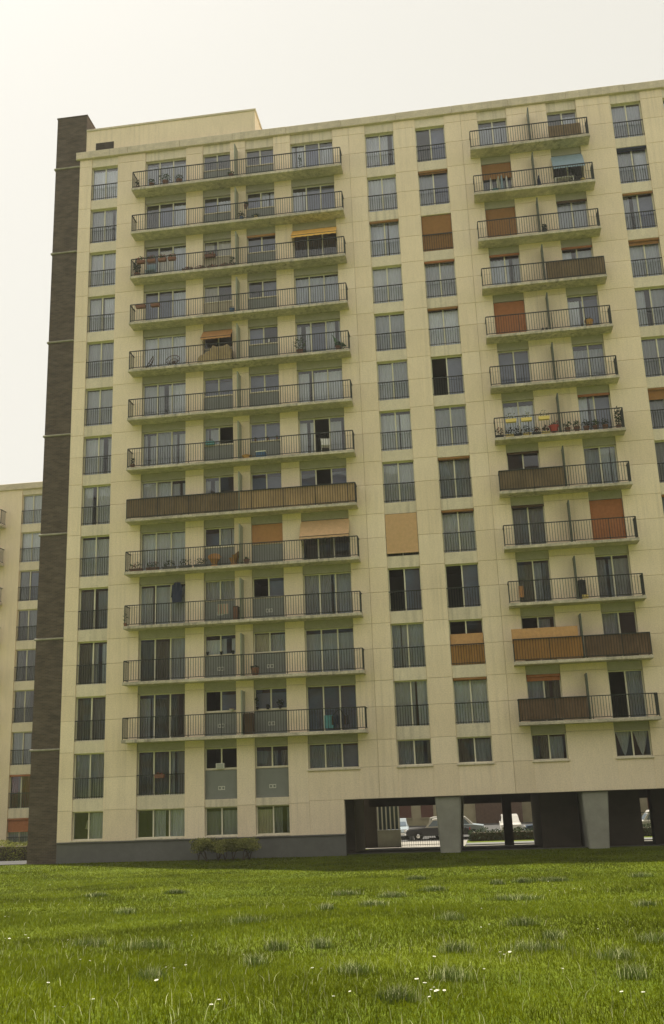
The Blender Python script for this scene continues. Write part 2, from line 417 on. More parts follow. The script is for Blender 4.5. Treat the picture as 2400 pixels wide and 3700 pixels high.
# spandrels and lintels between the openings
def filler(name, x0, x1, y0, z0, z1, mt):
    w_, h_ = round(x1-x0, 3), round(z1-z0, 3)
    m = shared((name, w_, h_, mt), lambda: MB().chamfer(0, w_, 0, BK-y0, 0, h_, .01), mt)
    return link(name, m, wall, (x0, y0, z0))
for c in ORDER:
    x0, x1 = WIN[c]
    bal = c in ('W1', 'W2', 'W3', 'W4', 'E', 'H')
    for F in range(NF):
        if (c, F) not in OPEN: continue
        top = OPEN[c, F][1]; nxt = OPEN[c, F+1][0] if (c, F+1) in OPEN else ZT
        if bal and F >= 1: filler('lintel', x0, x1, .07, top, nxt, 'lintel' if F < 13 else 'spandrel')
        else: filler('spandrel', x0, x1, .045, top, nxt, 'spandrel')
        if F == 0:
            filler('sill', x0-.02, x1+.02, -.05, 1.13, 1.2, 'spandrel')
        if F == 1 and c in ('W4', 'C', 'D', 'E', 'H', 'G', 'J'):
            filler('spandrel', x0, x1, .004, ZB, OPEN[c, F][0]-.09, 'facade')
            m = MB().chamfer(0, x1-x0+.1, 0, .4, 0, .09, .015).build('sill', 'spandrel', wall, loc=(x0-.05, -.07, OPEN[c, F][0]-.09))
# part of the solid ground floor right of W3
MB().chamfer(11.667, 13.3, 0, BK, 1.13, ZB-.007, .006).build('panel', 'facade', wall)
# plinth and its ledge
pl = MB().box(-.72, 13.3, .02, BK, -.3, 1.06); plinth = pl.build('plinth', 'plinth', B)
MB().chamfer(-.72, 13.3, -.04, BK, 1.06, 1.125, .02).build('ledge', 'plinth', plinth)
# floors, rooms, rear body and roof
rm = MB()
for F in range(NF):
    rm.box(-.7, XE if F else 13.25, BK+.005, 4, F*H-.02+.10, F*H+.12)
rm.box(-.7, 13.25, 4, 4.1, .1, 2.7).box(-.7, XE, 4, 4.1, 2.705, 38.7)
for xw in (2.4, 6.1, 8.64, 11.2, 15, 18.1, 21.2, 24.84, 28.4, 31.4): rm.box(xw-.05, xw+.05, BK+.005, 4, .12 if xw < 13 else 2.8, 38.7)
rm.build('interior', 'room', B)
body = MB().box(-.72, XE, 4.12, 11, 2.7, 39.0).box(-.72, 13.3, 4.12, 8, -.5, 2.69).box(-.7, XE, .345, 4.11, 38.72, 39.0)
body.box(-.72, -.705, .345, 4.11, -.3, 38.7)
body.build('rear_body', 'rear_cream', B)
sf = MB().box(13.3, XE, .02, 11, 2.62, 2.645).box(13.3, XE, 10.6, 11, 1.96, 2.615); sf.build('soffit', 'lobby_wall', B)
# cornice blocks
x = -.93
while x < XE:
    x2 = min(x+3.1, XE)
    MB().chamfer(x+.005, x2-.005, -.13+rnd.uniform(-.006, .006), .55, 38.8, 39.27+rnd.uniform(-.012, .012), .02).build('cornice_block', 'concrete', B)
    x = x2
# penthouse on the roof
ph = MB().box(-.40, 9.66, .06, 7, 39.0, 40.72).build('penthouse', 'facade', B)
MB().chamfer(-.40, 9.72, .01, 7.05, 40.72, 40.86, .02).build('coping', 'concrete', ph)
gr = MB()
for i in range(6): gr.box(.2, 1.27, .03, .055, 39.30+i*.09, 39.355+i*.09)
gr.box(.19, 1.28, .045, .059, 39.28, 39.86)
gr.build('vent_grille', 'lobby_wall', ph)
# brick corner pier with string courses
pr = MB().box(-2.2, -.72, .02, 7, -.2, 39.1).box(-2.2, -.40, .02, 7, 39.1, 41.8)
pier = pr.build('brick_pier', 'brick', B)
for zz in [5.5+5.485*i for i in range(7)]:
    MB().chamfer(-2.28, -.725, -.05, 7, zz-.05, zz+.05, .025).build('string_course', 'band', pier)
MB().chamfer(-2.24, -.36, -.02, 7.04, 41.8, 41.88, .02).build('coping', 'brick', pier)

# ------------------------------------------------------------------ windows
REC = .22
def wavy(x0, x1, z0, z1, y, amp=.035, per=.16, gather=0, ph=0):
    n = max(6, int((x1-x0)/per*5)); 
    def fn(u, v):
        xx = x0+(x1-x0)*u
        zz = z1+(z0-z1)*v
        return (xx, y+amp*math.sin(2*math.pi*xx/per+ph+.8*math.sin(xx*3+ph))*(.6+.4*v), zz)
    return MB().sheet(fn, n, 3)
def corrug(x0, x1, z0, z1, y, amp, per, vertical=True):
    if vertical:
        n = max(4, int((x1-x0)/per*2)); return MB().sheet(lambda u, v: (x0+(x1-x0)*u, y+amp*(1 if int(round(u*n)) % 2 else -1), z1+(z0-z1)*v), n, 1)
    n = max(4, int((z1-z0)/per*2)); return MB().sheet(lambda u, v: (x0+(x1-x0)*u, y+amp*(1 if int(round(v*n)) % 2 else -1), z1+(z0-z1)*v), 1, n)
def guard_mesh(w_, h_):
    m = MB()
    m.box(0, w_, -.02, .02, h_-.045, h_); m.box(0, w_, -.012, .012, .05, .075)
    n = int(w_/.118)
    for i in range(n+1):
        xx = w_*i/n
        m.box(max(0, xx-.010), min(w_, xx+.010), -.008, .008, .0, h_-.04)
    return m
CURT = {'s': 'sheer', 'S': 'sheer_b', 'c': 'sheer_cream', 't': 'drape_dark', 'g': 'drape_grey', 'b': 'sky_reflection', 'r': 'drape_red'}
def window(parent, x0, x1, z0, z1, panes, yw=REC, frame='frame', rail=None, low=None, lowm='panel_grey', blind=None, vent=False, dropc=.10):
    """panes: one letter per leaf. d dark room, o slid open, b a painted sky reflection, others a curtain kind. low: height of a solid panel under the glass"""
    zt = z1; zb = z0 if low is None else low
    n = len(panes); fm = MB(); t = .05
    fm.box(x0, x0+t, yw, yw+.07, zb, zt); fm.box(x1-t, x1, yw, yw+.07, zb, zt)
    fm.box(x0+t, x1-t, yw, yw+.07, zt-t, zt); fm.box(x0+t, x1-t, yw, yw+.07, zb, zb+t)
    for i in range(1, n):
        xm = x0+(x1-x0)*i/n; fm.box(xm-.032, xm+.032, yw-.006, yw+.072, zb+t, zt-t)
    W = fm.build('window', frame, parent)
    if low is not None:
        MB().chamfer(x0, x1, yw-.03, yw+.06, z0, low-.045, .01).build('spandrel_panel', lowm, W)
        MB().chamfer(x0, x1, yw-.07, yw+.06, low-.045, low-.003, .008).build('window_ledge', 'spandrel', W)
        if vent:
            v = MB(); xc = (x0+x1)/2
            for s_ in (-.085, .085):
                v.box(xc+s_-.075, xc+s_+.075, yw-.045, yw-.031, z0+.42, z0+.445); v.box(xc+s_-.075, xc+s_+.075, yw-.045, yw-.031, z0+.57, z0+.595)
                for e_ in (-.075, .055): v.box(xc+s_+e_, xc+s_+e_+.02, yw-.045, yw-.031, z0+.445, z0+.57)
            v.build('air_vent', 'white', W)
    for i, p in enumerate(panes):
        a = x0+(x1-x0)*i/n; b = x0+(x1-x0)*(i+1)/n
        if p == 'o': continue
        a2 = a+(t if i == 0 else .032); b2 = b-(t if i == n-1 else .032)
        m = shared(('pane', round(b2-a2, 3), round(zt-zb, 3)), lambda: MB().box(0, b2-a2, 0, .006, 0, zt-zb-2*t), 'glass')
        pn = link('pane', m, W, (a2, yw+.03, zb+t)); pn.rotation_euler = (rnd.gauss(0, .006), 0, rnd.gauss(0, .008))
    i = 0
    while i < n:
        j = i
        while j+1 < n and panes[j+1] == panes[i]: j += 1
        p = panes[i]
        a = x0+(x1-x0)*i/n; b = x0+(x1-x0)*(j+1)/n
        if p in CURT:
            d = rnd.uniform(.02, dropc+.05)
            if p == 'b':
                MB().sheet(lambda u, v: (a+(b-a)*u, yw+.22, zt-d+(zb+.02-zt+d)*v), 2, 2).build('curtain_or_reflection', CURT[p], W)  # flat blue sheet stands in for sky mirrored in the pane
            else:
                cuts = [(a+.02, b-.02)]
                if rnd.random() < .4 and b-a > .7:        # the pair does not quite meet
                    gx = rnd.uniform(a+.25*(b-a), a+.8*(b-a)); gw = rnd.uniform(.04, .26); cuts = [(a+.02, gx), (min(b-.06, gx+gw), b-.02)]
                for ca, cb_ in cuts:
                    wavy(ca, cb_, zb+.02, zt-d, yw+.16, rnd.uniform(.022, .045), rnd.uniform(.11, .22), 0, rnd.uniform(0, 6)).build('curtain_or_reflection', CURT[p], W)
        elif p == 'v':      # drawn back curtain showing a dark middle
            wavy(a+.02, a+(b-a)*.33, zb+.02, zt-.05, yw+.16, .04, .1, 0, 1).build('curtain_or_reflection', 'sheer', W)
        i = j+1
    if rail:
        m = shared(('guard', round(x1-x0, 3), rail), lambda: guard_mesh(x1-x0, rail), 'rail')
        link('guard_rail', m, W, (x0, .06, z0+.03))
    if blind:
        kind, frac, mt = blind
        zb2 = zt-(zt-z0)*frac
        if kind == 'roll':        # canvas let down inside the opening
            yb = .0 if mt == 'canvas_peach' else .13          # one hangs outside its guard rail
            corrug(x0+.02, x1-.02, zb2, zt-.02, yb, .006, .05, False).build('blind', mt, W)
            MB().tube((x0+.02, yb, zb2), (x1-.02, yb, zb2), .03).build('blind_bar', mt, W)
        elif kind == 'strip':     # rolled up blind in its housing
            MB().tube((x0+.02, .10, zt-.07), (x1-.02, .10, zt-.07), .065, k=10).build('blind_roll', mt, W, True)
            if frac > .04: corrug(x0+.03, x1-.03, zb2, zt-.05, .14, .006, .05, False).build('blind', mt, W)
        elif kind == 'awning':    # stretched out over the balcony
            out = .55 if frac > .3 else .5
            MB().sheet(lambda u, v: (x0-.03+(x1-x0+.06)*u, .05-out*v, zt-.04+(zb2-zt)*v-.04*math.sin(math.pi*v)), 12, 5).build('awning', mt, W)
            n2 = 24
            MB().sheet(lambda u, v: (x0-.03+(x1-x0+.06)*u, .05-out-.004, zb2-.04-v*(.10+.03*abs(math.sin(u*n2)))), 48, 1).build('awning_valance', mt, W)
            a_ = MB()
            for xx in (x0+.02, x1-.02): a_.tube((xx, .1, zb2-.35), (xx, .05-out, zb2-.04), .012)
            a_.tube((x0-.03, .05-out, zb2-.04), (x1+.03, .05-out, zb2-.04), .018); a_.build('awning_arm', 'rail', W)
            if mt == 'canvas_blue': pass
    return W
ST = {
 'A': ['dS', 'gg', 'tg', 'tS', 'gg', 'ss', 'ss', 'ss', 'ss', 'ss', 'ss', 'ss', 'ss', 'ss'],
 'C': [None, 'gt', 'SS', 'SS', 'ob', 'dd', 'ss', 'ss', 'sS', 'SS', 'ss', 'SS', 'ss', 'ss'],
 'D': [None, 'tg', 'SS', 'od', 'ob', 'ss', 'SS', 'SS', 'ob', 'ss', 'ss', 'dd', 'Sb', 'db'],
 'E': [None, 'tg', 'gt', 'og', 'tg', 'gg', 'dd', 'ss', 'bb', 'SS', 'SS', 'dd', 'dd', 'SS'],
 'H': [None, 'dd', 'og', 'gd', 'gg', 'dd', 'gS', 'Sb', 'SS', 'sb', 'SS', 'SS', 'dd', 'dS'],
 'G': [None, 'gg', 'gg', 'gg', 'gg', 'gg', 'gg', 'gg', 'gg', 'SS', 'SS', 'Sb', 'SS', 'SS'],
 'J': [None, 'gg', 'gg', 'ss', 'gg', 'ss', 'gg', 'ss', 'ss', 'ss', 'ss', 'ss', 'ss', 'ss'],
 'W1': ['dSS', 'ttg', 'gtt', 'ttS', 'sss', 'sss', 'ssS', 'sSs', 'sss', 'sss', 'bbS', 'dcS', 'dbS', 'SSS'],
 'W2': ['gS', 'oo', 'ob', 'sS', 'ss', 'bs', 'Sd', 'So', 'bb', 'dd', 'cd', 'cc', 'bS', 'dd'],
 'W3': ['cg', 'gg', 'bb', 'cS', 'ob', 'ss', 'bb', 'bb', 'bb', 'bd', 'db', 'bb', 'bS', 'db'],
 'W4': [None, 'ggb', 'bbb', 'SSS', 'SSS', 'dtd', 'bob', 'sos', 'sss', 'sbs', 'SSS', 'ddd', 'sbb', 'sbs'],
}
BLIND = {('C', 11): ('strip', .03, 'canvas_brown'), ('C', 5): ('roll', .93, 'canvas_peach'), ('D', 12): ('strip', .09, 'canvas_brown'), ('D', 11): ('roll', .99, 'canvas_brown'), ('D', 10): ('strip', .03, 'canvas_red'),
 ('D', 9): ('strip', .06, 'canvas_brown'), ('D', 6): ('strip', .07, 'canvas_brown'), ('D', 5): ('strip', .03, 'canvas_brown'), ('D', 2): ('strip', .05, 'canvas_brown'),
 ('E', 12): ('roll', .42, 'canvas_brown'), ('E', 11): ('roll', .99, 'canvas_brown'), ('E', 10): ('strip', .05, 'canvas_red'), ('E', 9): ('roll', .99, 'canvas_red'), ('E', 2): ('strip', .14, 'canvas_red'), ('E', 6): ('strip', .05, 'wood_dark'), ('E', 5): ('strip', .02, 'wood_dark'),
 ('H', 12): ('awning', .45, 'canvas_blue'), ('H', 10): ('strip', .05, 'canvas_red'), ('H', 7): ('strip', .05, 'canvas_red'), ('H', 5): ('roll', .99, 'canvas_red'), ('H', 11): ('strip', .0, 'wood_dark'),
 ('G', 11): ('strip', .02, 'canvas_brown'), ('G', 10): ('strip', .14, 'canvas_brown'), ('G', 7): ('strip', .28, 'canvas_brown'), ('G', 12): ('strip', .10, 'navy'), ('G', 5): ('strip', .05, 'canvas_brown'),
 ('W2', 9): ('awning', .26, 'canvas_orange'), ('W3', 11): ('strip', .02, 'canvas_orange'), ('W3', 5): ('roll', .45, 'canvas_orange'), ('W4', 11): ('awning', .26, 'canvas_yellow'), ('W4', 5): ('awning', .42, 'canvas_peach')}
WOBJ = {}
for c in ORDER:
    x0, x1 = WIN[c]
    for F in range(NF):
        if (c, F) not in OPEN: continue
        z0, z1 = OPEN[c, F]; rail = None; low = None; lowm = 'panel_grey'; vent = False
        if c in ('A', 'C', 'D', 'G', 'J') and F >= (1 if c == 'A' else 2): rail = .97
        if c == 'W1' and F == 1: rail = .97
        if c in ('W2', 'W3') and F >= 1:
            low = F*H+(1.47 if F > 1 else 1.51); vent = F <= 4
            if (c, F) in (('W2', 11), ('W2', 10)): lowm = 'panel_warm'
        WOBJ[c, F] = window(B, x0, x1, z0, z1, ST[c][F], rail=rail, low=low, lowm=lowm, vent=vent, blind=BLIND.get((c, F)), frame='frame', dropc=.2 if len(c) == 2 or c in 'EH' else .1)

# lace tied back in the lowest right window
hz0, hz1 = OPEN['H', 1]; hx0, hx1 = WIN['H']; hm = (hx0+hx1)/2
for xa, xb in ((hx0+.06, hm-.05), (hm+.05, hx1-.06)):
    MB().sheet(lambda u, v: (xa+(xb-xa)*(u*(1-.25*v)+.12*v), REC+.14+.02*math.sin(u*40), hz1-.05-(hz1-hz0-.1)*v*(1-abs(2*u-1.1)**1.4*.75)), 22, 8).build('lace_curtain', 'sheer', WOBJ['H', 1])
# ------------------------------------------------------------------ balconies
BD = .80
def slab_mesh(w_):
    m = MB(); n = max(6, int(w_/.35)); r = random.Random(int(w_*10))
    m.chamfer(0, w_, -BD, .06, 0, .15, .012)
    return m
def rail_mesh(w_, hh):
    m = MB(); y = -BD+.06
    m.box(.05, w_-.05, y-.024, y+.024, hh-.04, hh); m.box(.05, w_-.05, y-.013, y+.013, .07, .10)
    n = int((w_-.1)/.125); 
    for i in range(n+1):
        xx = .05+(w_-.1)*i/n; big = i % 13 == 0 or i == n
        t = .018 if big else .0095
        m.box(xx-t, xx+t, y-t, y+t, 0 if big else .09, hh-.03)
    for xx in (.05, w_-.05):
        m.box(xx-.024, xx+.024, y+.025, .04, hh-.04, hh); m.box(xx-.013, xx+.013, y+.02, .04, .07, .10)
        for i in range(1, 6):
            yy = y+(-y)*i/6; m.box(xx-.0095, xx+.0095, yy-.0095, yy+.0095, .09, hh-.03)
    return m
RH = 1.05
BAL = {'L': (2.70, 14.60, 8.64), 'R': (21.60, 27.88, 24.82)}
REED = {('L', 6): [(0, .497, 'reed_dark'), (.503, 1, 'reed_light')], ('R', 10): [(.53, 1, 'reed_dark')], ('R', 6): [(0, .50, 'reed_dark')], ('R', 3): [(0, .505, 'reed_orange'), (.52, 1, 'reed_red')], ('R', 2): [(0, .50, 'reed_red')]}
for key, (x0, x1, xd) in BAL.items():
    w_ = round(x1-x0, 3)
    for F in range(2, NF):
        zb = F*H+.13
        ms = shared(('balcony', w_), lambda: slab_mesh(w_), 'slab')
        bo = link('balcony', ms, B, (x0, 0, zb))
        link('railing', shared(('railing', w_), lambda: rail_mesh(w_, RH), 'rail'), bo, (0, 0, .15))
        dv = shared(('divider_screen', key), lambda: MB().box(-.02, .02, -.70, -.03, 0, 2.05).box(-.028, .028, -.735, -.70, 0, 2.08).box(-.028, .028, -.70, -.03, 2.05, 2.08), 'screen_green' if key == 'R' else 'screen_pale')
        link('divider_screen', dv, bo, (xd-x0, 0, .15))
        for a, b, mt in REED.get((key, F), []):
            corrug(.06+(w_-.12)*a, .06+(w_-.12)*b, .20, .15+RH-.03, -BD+.105, .008, .05).build('reed_screen', mt, bo)
            if b == 1:
                MB().sheet(lambda u, v: (w_-.085+.006*(int(u*30) % 2), -BD+.1+(BD-.1)*u, .2+(RH-.08)*v), 30, 1).build('reed_screen', mt, bo)
        if (key, F) == ('R', 3):
            corrug(.0, w_*.485, 1.0, 1.68, -BD+.15, .004, .12).build('windbreak', 'board_orange', bo)
        if (key, F) == ('R', 13):
            corrug(4.2, 5.9, .2, 1.12, -.45, .008, .06).build('reed_screen', 'reed_dark', bo)
# reed and board tied to one french window guard
dz = OPEN['D', 3][0]
corrug(WIN['D'][0]+.03, WIN['D'][1]-.03, dz+.03, dz+.93, .10, .006, .05).build('reed_screen', 'reed_orange', WOBJ['D', 3])
corrug(WIN['D'][0]+.03, WIN['D'][1]-.03, dz+.93, dz+1.50, .14, .004, .05).build('windbreak', 'board_orange', WOBJ['D', 3])

# ------------------------------------------------------------------ under the block: pilotis and lobby
def pier_mesh(x0t, x1t, x0b, x1b, y0, y1, zb, zt):
    m = MB(); n = 8
    prof = []
    for i in range(n+1):
        t = i/n; e = t*t*(3-2*t); prof.append((x0b+(x0t-x0b)*t, x1b+(x1t-x1b)*t, zb+(zt-zb)*t))
    c = .06
    for (a, b, z) in prof:
        m.v += [(a+c, y0, z), (b-c, y0, z), (b, y0+c, z), (b, y1, z), (a, y1, z), (a, y0+c, z)]
    for i in range(n):
        for j in range(6):
            k2 = (j+1) % 6; m.f.append((i*6+j, i*6+k2, i*6+6+k2, i*6+6+j))
    m.f.append((5, 4, 3, 2, 1, 0)); m.f.append(tuple(n*6+j for j in range(6)))
    return m
for (a, b) in ((17.51, 18.71), (24.15, 25.33), (30.8, 32.0), (37.4, 38.6)):
    pier_mesh(a, b, a+.15, b-.22, .12, 9.8, -.4, 2.61).build('pilotis_pier', 'pilotis', B)
MB().box(20.75, 21.25, 10.1, 10.6, -.5, 2.61).build('rear_post', 'lobby_wall', B)
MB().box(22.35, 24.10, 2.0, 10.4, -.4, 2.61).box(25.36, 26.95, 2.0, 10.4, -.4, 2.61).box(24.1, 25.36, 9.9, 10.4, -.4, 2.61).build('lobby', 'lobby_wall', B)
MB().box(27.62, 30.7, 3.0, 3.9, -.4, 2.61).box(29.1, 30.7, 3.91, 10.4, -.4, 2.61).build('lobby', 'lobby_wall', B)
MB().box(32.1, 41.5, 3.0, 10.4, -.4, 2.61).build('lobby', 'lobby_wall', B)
pf = MB(); pf.v = [(13.3, .9, .185), (42, .9, .185), (42, 10.4, -.28), (13.3, 10.4, -.28), (13.3, .9, -.6), (42, .9, -.6), (42, 10.4, -.6), (13.3, 10.4, -.6)]
pf.f = [(0, 1, 2, 3), (0, 4, 5, 1), (1, 5, 6, 2), (2, 6, 7, 3), (3, 7, 4, 0)]
tag(pf.build('passage_floor', 'floor_dark'), kind='structure')

# ------------------------------------------------------------------ behind the block, seen between the piers
def strip(name, x0, x1, y0, y1, dz, mt, nx=2):
    m = MB(); n = 6
    for i in range(n+1):
        y = y0+(y1-y0)*i/n
        m.v += [(x0, y, gz(5, y)+dz), (x1, y, gz(5, y)+dz)]
    for i in range(n): m.f.append((2*i, 2*i+1, 2*i+3, 2*i+2))
    return tag(m.build(name, mt), kind='structure')
strip('rear_path', 18.6, 45, 10.6, 11.7, .03, 'paving')
strip('forecourt', 8, 18.55, 11.0, 23, .03, 'paving')
strip('road', -40, 90, 23.02, 44.7, .05, 'asphalt')
kb = MB().box(18.6, 45, 11.75, 13.2, -.6, -.27); kb.build('dark_strip', 'plinth'); tag(bpy.data.objects['dark_strip'], kind='structure')  # low dark slab along the rear path

def hedge(name, label, x0, x1, y0, y1, z0, z1, num, mt, size=.05, group=None, seed=1):
    rg = random.Random(seed)
    t = thing(name, label, 'hedge', ((x0+x1)/2, (y0+y1)/2, z0), group)
    cx, cy = (x0+x1)/2, (y0+y1)/2
    c = MB().box(x0-cx+.12, x1-cx-.12, y0-cy+.12, y1-cy-.12, .0, z1-z0-.14); c.build('twigs', 'soil', t)
    L = MB()
    for _ in range(num):
        f = rg.random(); x = rg.uniform(x0, x1)-cx; 
        top = (z1-z0)*(1+.10*math.sin(x*3.1)+.06*math.sin(x*7.7+1))
        if f < .45: p = (x, y0-cy+rg.uniform(-.06, .14), rg.uniform(.02, top))
        elif f < .9: p = (x, rg.uniform(y0, y1)-cy, top-rg.uniform(-.06, .16))
        else: p = (rg.choice((x0-cx+.05, x1-cx-.05))+rg.uniform(-.08, .08), rg.uniform(y0, y1)-cy, rg.uniform(.02, top))
        L.leaves(p, .02, .02, .02, 1, size, rg)
    L.build('foliage', mt, t)
    return t
hedge('hedge', 'low dark hedge between grass strip and parked cars behind the pilotis', 18.7, 32, 20.4, 21.4, -.7, -.02, 3500, 'dark_leaf', .07, seed=3)
hedge('hedge', 'clipped yellow green hedge at foot of the far left wing', -13, -2.5, 2.8, 4.2, .12, .98, 9000, 'hedge_leaf', .05, seed=4)

def railing(name, label, x0, x1, y, z0, h_, step=.13):
    t = thing(name, label, 'railing', (x0, y, z0))
    m = MB().box(0, x1-x0, -.02, .02, h_-.04, h_).box(0, x1-x0, -.015, .015, .1, .13); m.build('rail', 'rail', t)
    b = MB(); n = int((x1-x0)/step)
    for i in range(n+1): b.box((x1-x0)*i/n-.009, (x1-x0)*i/n+.009, -.009, .009, 0, h_-.04)
    b.build('bars', 'rail', t)
railing('metal_railing', 'thin dark railing in front of the black car behind the block', 13.6, 18.2, 13.0, gz(5, 13), .62)
railing('metal_railing', 'thin dark railing before white car at far right', 26.0, 33.0, 16.5, gz(5, 16.5), 1.5, .55)

sc = thing('slatted_screen', 'white vertical slat screen on grey wall under left end of opening', 'screen', (13.55, 12.2, -.36))
MB().chamfer(0, 1.35, 0, .2, 0, .98, .02).build('low_wall', 'pilotis', sc)
for i in range(6): MB().box(.03+i*.24, .10+i*.24, .05, .16, .98, 2.75).build('slat', 'white', sc)
MB().box(0, 1.35, .04, .17, 2.75, 2.83).build('top_rail', 'white', sc)
MB().box(0, 1.33, .19, .24, .99, 2.74).build('dark_glazing', 'car_glass', sc)
MB().box(-1.2, -.02, .1, .25, 0, 2.9).build('wall_end', 'lobby_wall', sc)

RB = thing('rear_building', 'cream building with brown shutters seen through the pilotis', 'building', (0, 45, -.8))
MB().box(-5, 19.1, 0, 8, 0, 14).box(23.2, 60, 1, 8, 0, 14).build('wall', 'rear_cream', RB)
MB().box(19.1, 23.2, -.2, 8, 0, 14).build('brick_bay', 'rear_brick', RB)
for fl in range(3):
    for x0 in (4.3, 6.3, 8.3, 10.3, 12.27, 14.24, 16.4, 25, 27.2, 29.4, 31.6, 34):
        zz = .72+fl*2.8
        o = MB().box(x0, x0+1.1, -.05, -.005, zz, zz+1.35).build('window', 'brown_shutter', RB)
        MB().box(x0-.06, x0+1.16, -.12, -.005, zz-.1, zz-.004).build('sill', 'rear_cream', o)

# ------------------------------------------------------------------ cars
def car(label, x, y, z, rz, paint, L=4.2, Wd=1.6, Hh=1.42, roofm=None, style='sedan'):
    t = thing('parked_car', label, 'car', (x, y, z), 'cars parked behind the block', rz)
    hw = Wd/2
    # lower body: side outline (front at -x) lofted with rounded flanks
    if style == 'sedan':
        low = [(-L/2, .34), (-L/2-.02, .55), (-L/2+.08, .72), (-L*.22, .84), (L*.28, .86), (L/2-.06, .78), (L/2, .5), (L/2-.05, .32)]
        cab = [(-L*.20, .84), (-L*.085, Hh-.03), (-L*.02, Hh), (L*.17, Hh-.01), (L*.20, Hh-.05), (L*.32, .86)]
    else:
        low = [(-L/2, .34), (-L/2-.02, .6), (-L/2+.05, .82), (-L*.30, .92), (L*.45, .95), (L/2, .8), (L/2, .5), (L/2-.05, .32)]
        cab = [(-L*.30, .92), (-L*.17, Hh-.04), (-L*.10, Hh), (L*.40, Hh), (L*.45, Hh-.06), (L*.48, .95)]
    def loft(pts, ins):
        m = MB(); k = len(pts)
        for yy, sc_ in ((-hw, ins), (-hw+.08, 1), (hw-.08, 1), (hw, ins)):
            cx = sum(p[0] for p in pts)/k; cz = sum(p[1] for p in pts)/k
            m.v += [(cx+(p[0]-cx)*sc_, yy, cz+(p[1]-cz)*sc_) for p in pts]
        for r in range(3):
            for i in range(k):
                j = (i+1) % k; m.f.append((r*k+i, r*k+j, r*k+k+j, r*k+k+i))
        m.f += [tuple(reversed(range(k))), tuple(3*k+i for i in range(k))]
        return m
    loft(low, .95).build('body', paint, t)
    hw2 = hw; 
    c = MB(); k = len(cab)
    for yy in (-hw+.06, hw-.06):
        c.v += [(p[0], yy*(1-.18*max(0, (p[1]-.85)/.6)), p[1]) for p in cab]
    for i in range(k):
        j = (i+1) % k; c.f.append((i, j, k+j, k+i))
    c.f += [tuple(reversed(range(k))), tuple(k+i for i in range(k))]
    cb = c.build('cabin', roofm or paint, t)
    xs_ = [cab[0][0]+.22, cab[1][0]+.02, cab[-2][0]-.05, cab[-1][0]-.22]
    for s_ in (-1, 1):
        y0_, y1_ = s_*(hw-.06)*.995+s_*.004, s_*(hw-.06)*(1-.18*.8)+s_*.012
        mid = (xs_[0]+xs_[3])/2
        for a, b, a2, b2 in ((xs_[0], mid-.04, xs_[1]+.06, mid-.04), (mid+.04, xs_[3], mid+.04, xs_[2]-.04)):
            q = MB(); q.v = [(a, y0_, .92), (b, y0_, .92), (b2, y1_, Hh-.10), (a2, y1_, Hh-.10)]; q.f = [(0, 1, 2, 3)]
            q.build('side_window', 'car_glass', t)
    ws = MB(); ws.v = [(cab[0][0]+.05-.02, -hw+.16, .91), (cab[0][0]+.05-.02, hw-.16, .91), (cab[1][0]-.03, hw-.24, Hh-.08), (cab[1][0]-.03, -hw+.24, Hh-.08)]; ws.f = [(0, 1, 2, 3)]
    ws.build('windscreen', 'car_glass', t)
    for wx in (-L*.31, L*.30):
        for s_ in (-1, 1):
            wl = MB().tube((wx, s_*(hw-.16), .30), (wx, s_*(hw+.012), .30), .30, k=18).build('wheel', 'tyre', t)
            MB().tube((wx, s_*(hw+.0), .30), (wx, s_*(hw+.03), .30), .15, .12, k=14).build('hub_cap', 'chrome', wl)
    MB().chamfer(-L/2-.10, -L/2+.02, -hw+.02, hw-.02, .36, .48, .02).build('bumper', 'chrome', t)
    MB().chamfer(L/2-.02, L/2+.10, -hw+.02, hw-.02, .36, .48, .02).build('bumper', 'chrome', t)
    for s_ in (-1, 1):
        MB().tube((-L/2-.035, s_*(hw-.24), .62), (-L/2+.06, s_*(hw-.24), .62), .10, k=12).build('headlight', 'chrome', t)
        MB().box(L/2-.05, L/2+.012, s_*(hw-.2)-.07, s_*(hw-.2)+.07, .58, .7).build('tail_light', 'lamp_red', t)
    return t
car('black saloon with pale roof parked beside the first pier', 16.55, 24.6, -.76, 0, 'car_black', 4.4, 1.65, 1.40, 'car_white')
car('pale blue car nose showing left of the black saloon', 13.55, 27.2, -.76, math.pi*.52, 'car_pale', 4.0, 1.55, 1.38)
car('pale green white estate car right of the first pier', 17.75, 26.2, -.76, math.pi, 'car_pale', 4.0, 1.6, 1.45, 'car_white', 'van')
car('small white car behind the rear post', 21.55, 26.6, -.76, math.pi/2, 'car_white', 3.6, 1.45, 1.42, None, 'van')
car('dark blue car right of small white car', 24.6, 25.5, -.76, 0, 'car_navy', 4.2, 1.6, 1.36)
car('white car far right behind the thin railing', 31.2, 25.0, -.76, 0, 'car_white', 4.2, 1.6, 1.5)

# ------------------------------------------------------------------ the block across the lawn, behind the camera: mirrored in the lower panes, its height and dark wall set to shade the lower floors
OB = thing('opposite_block', 'long apartment block across the lawn, reflected in lower windows and sized to shade the lower facade', 'building', (18, -78, 1.5))
MB().box(-52, 52, -12, 0, 0, 42).build('wall', 'rear_brick', OB)
obw = shared(('opposite_window',), lambda: MB().chamfer(0, 2.0, 0, .12, 0, 1.9, .05), 'car_glass')
for F in range(15):
    for i in range(24):
        o = link('window', obw, OB, (-50+i*4.2, .125, 1+F*2.75)); o.rotation_euler.z = math.pi

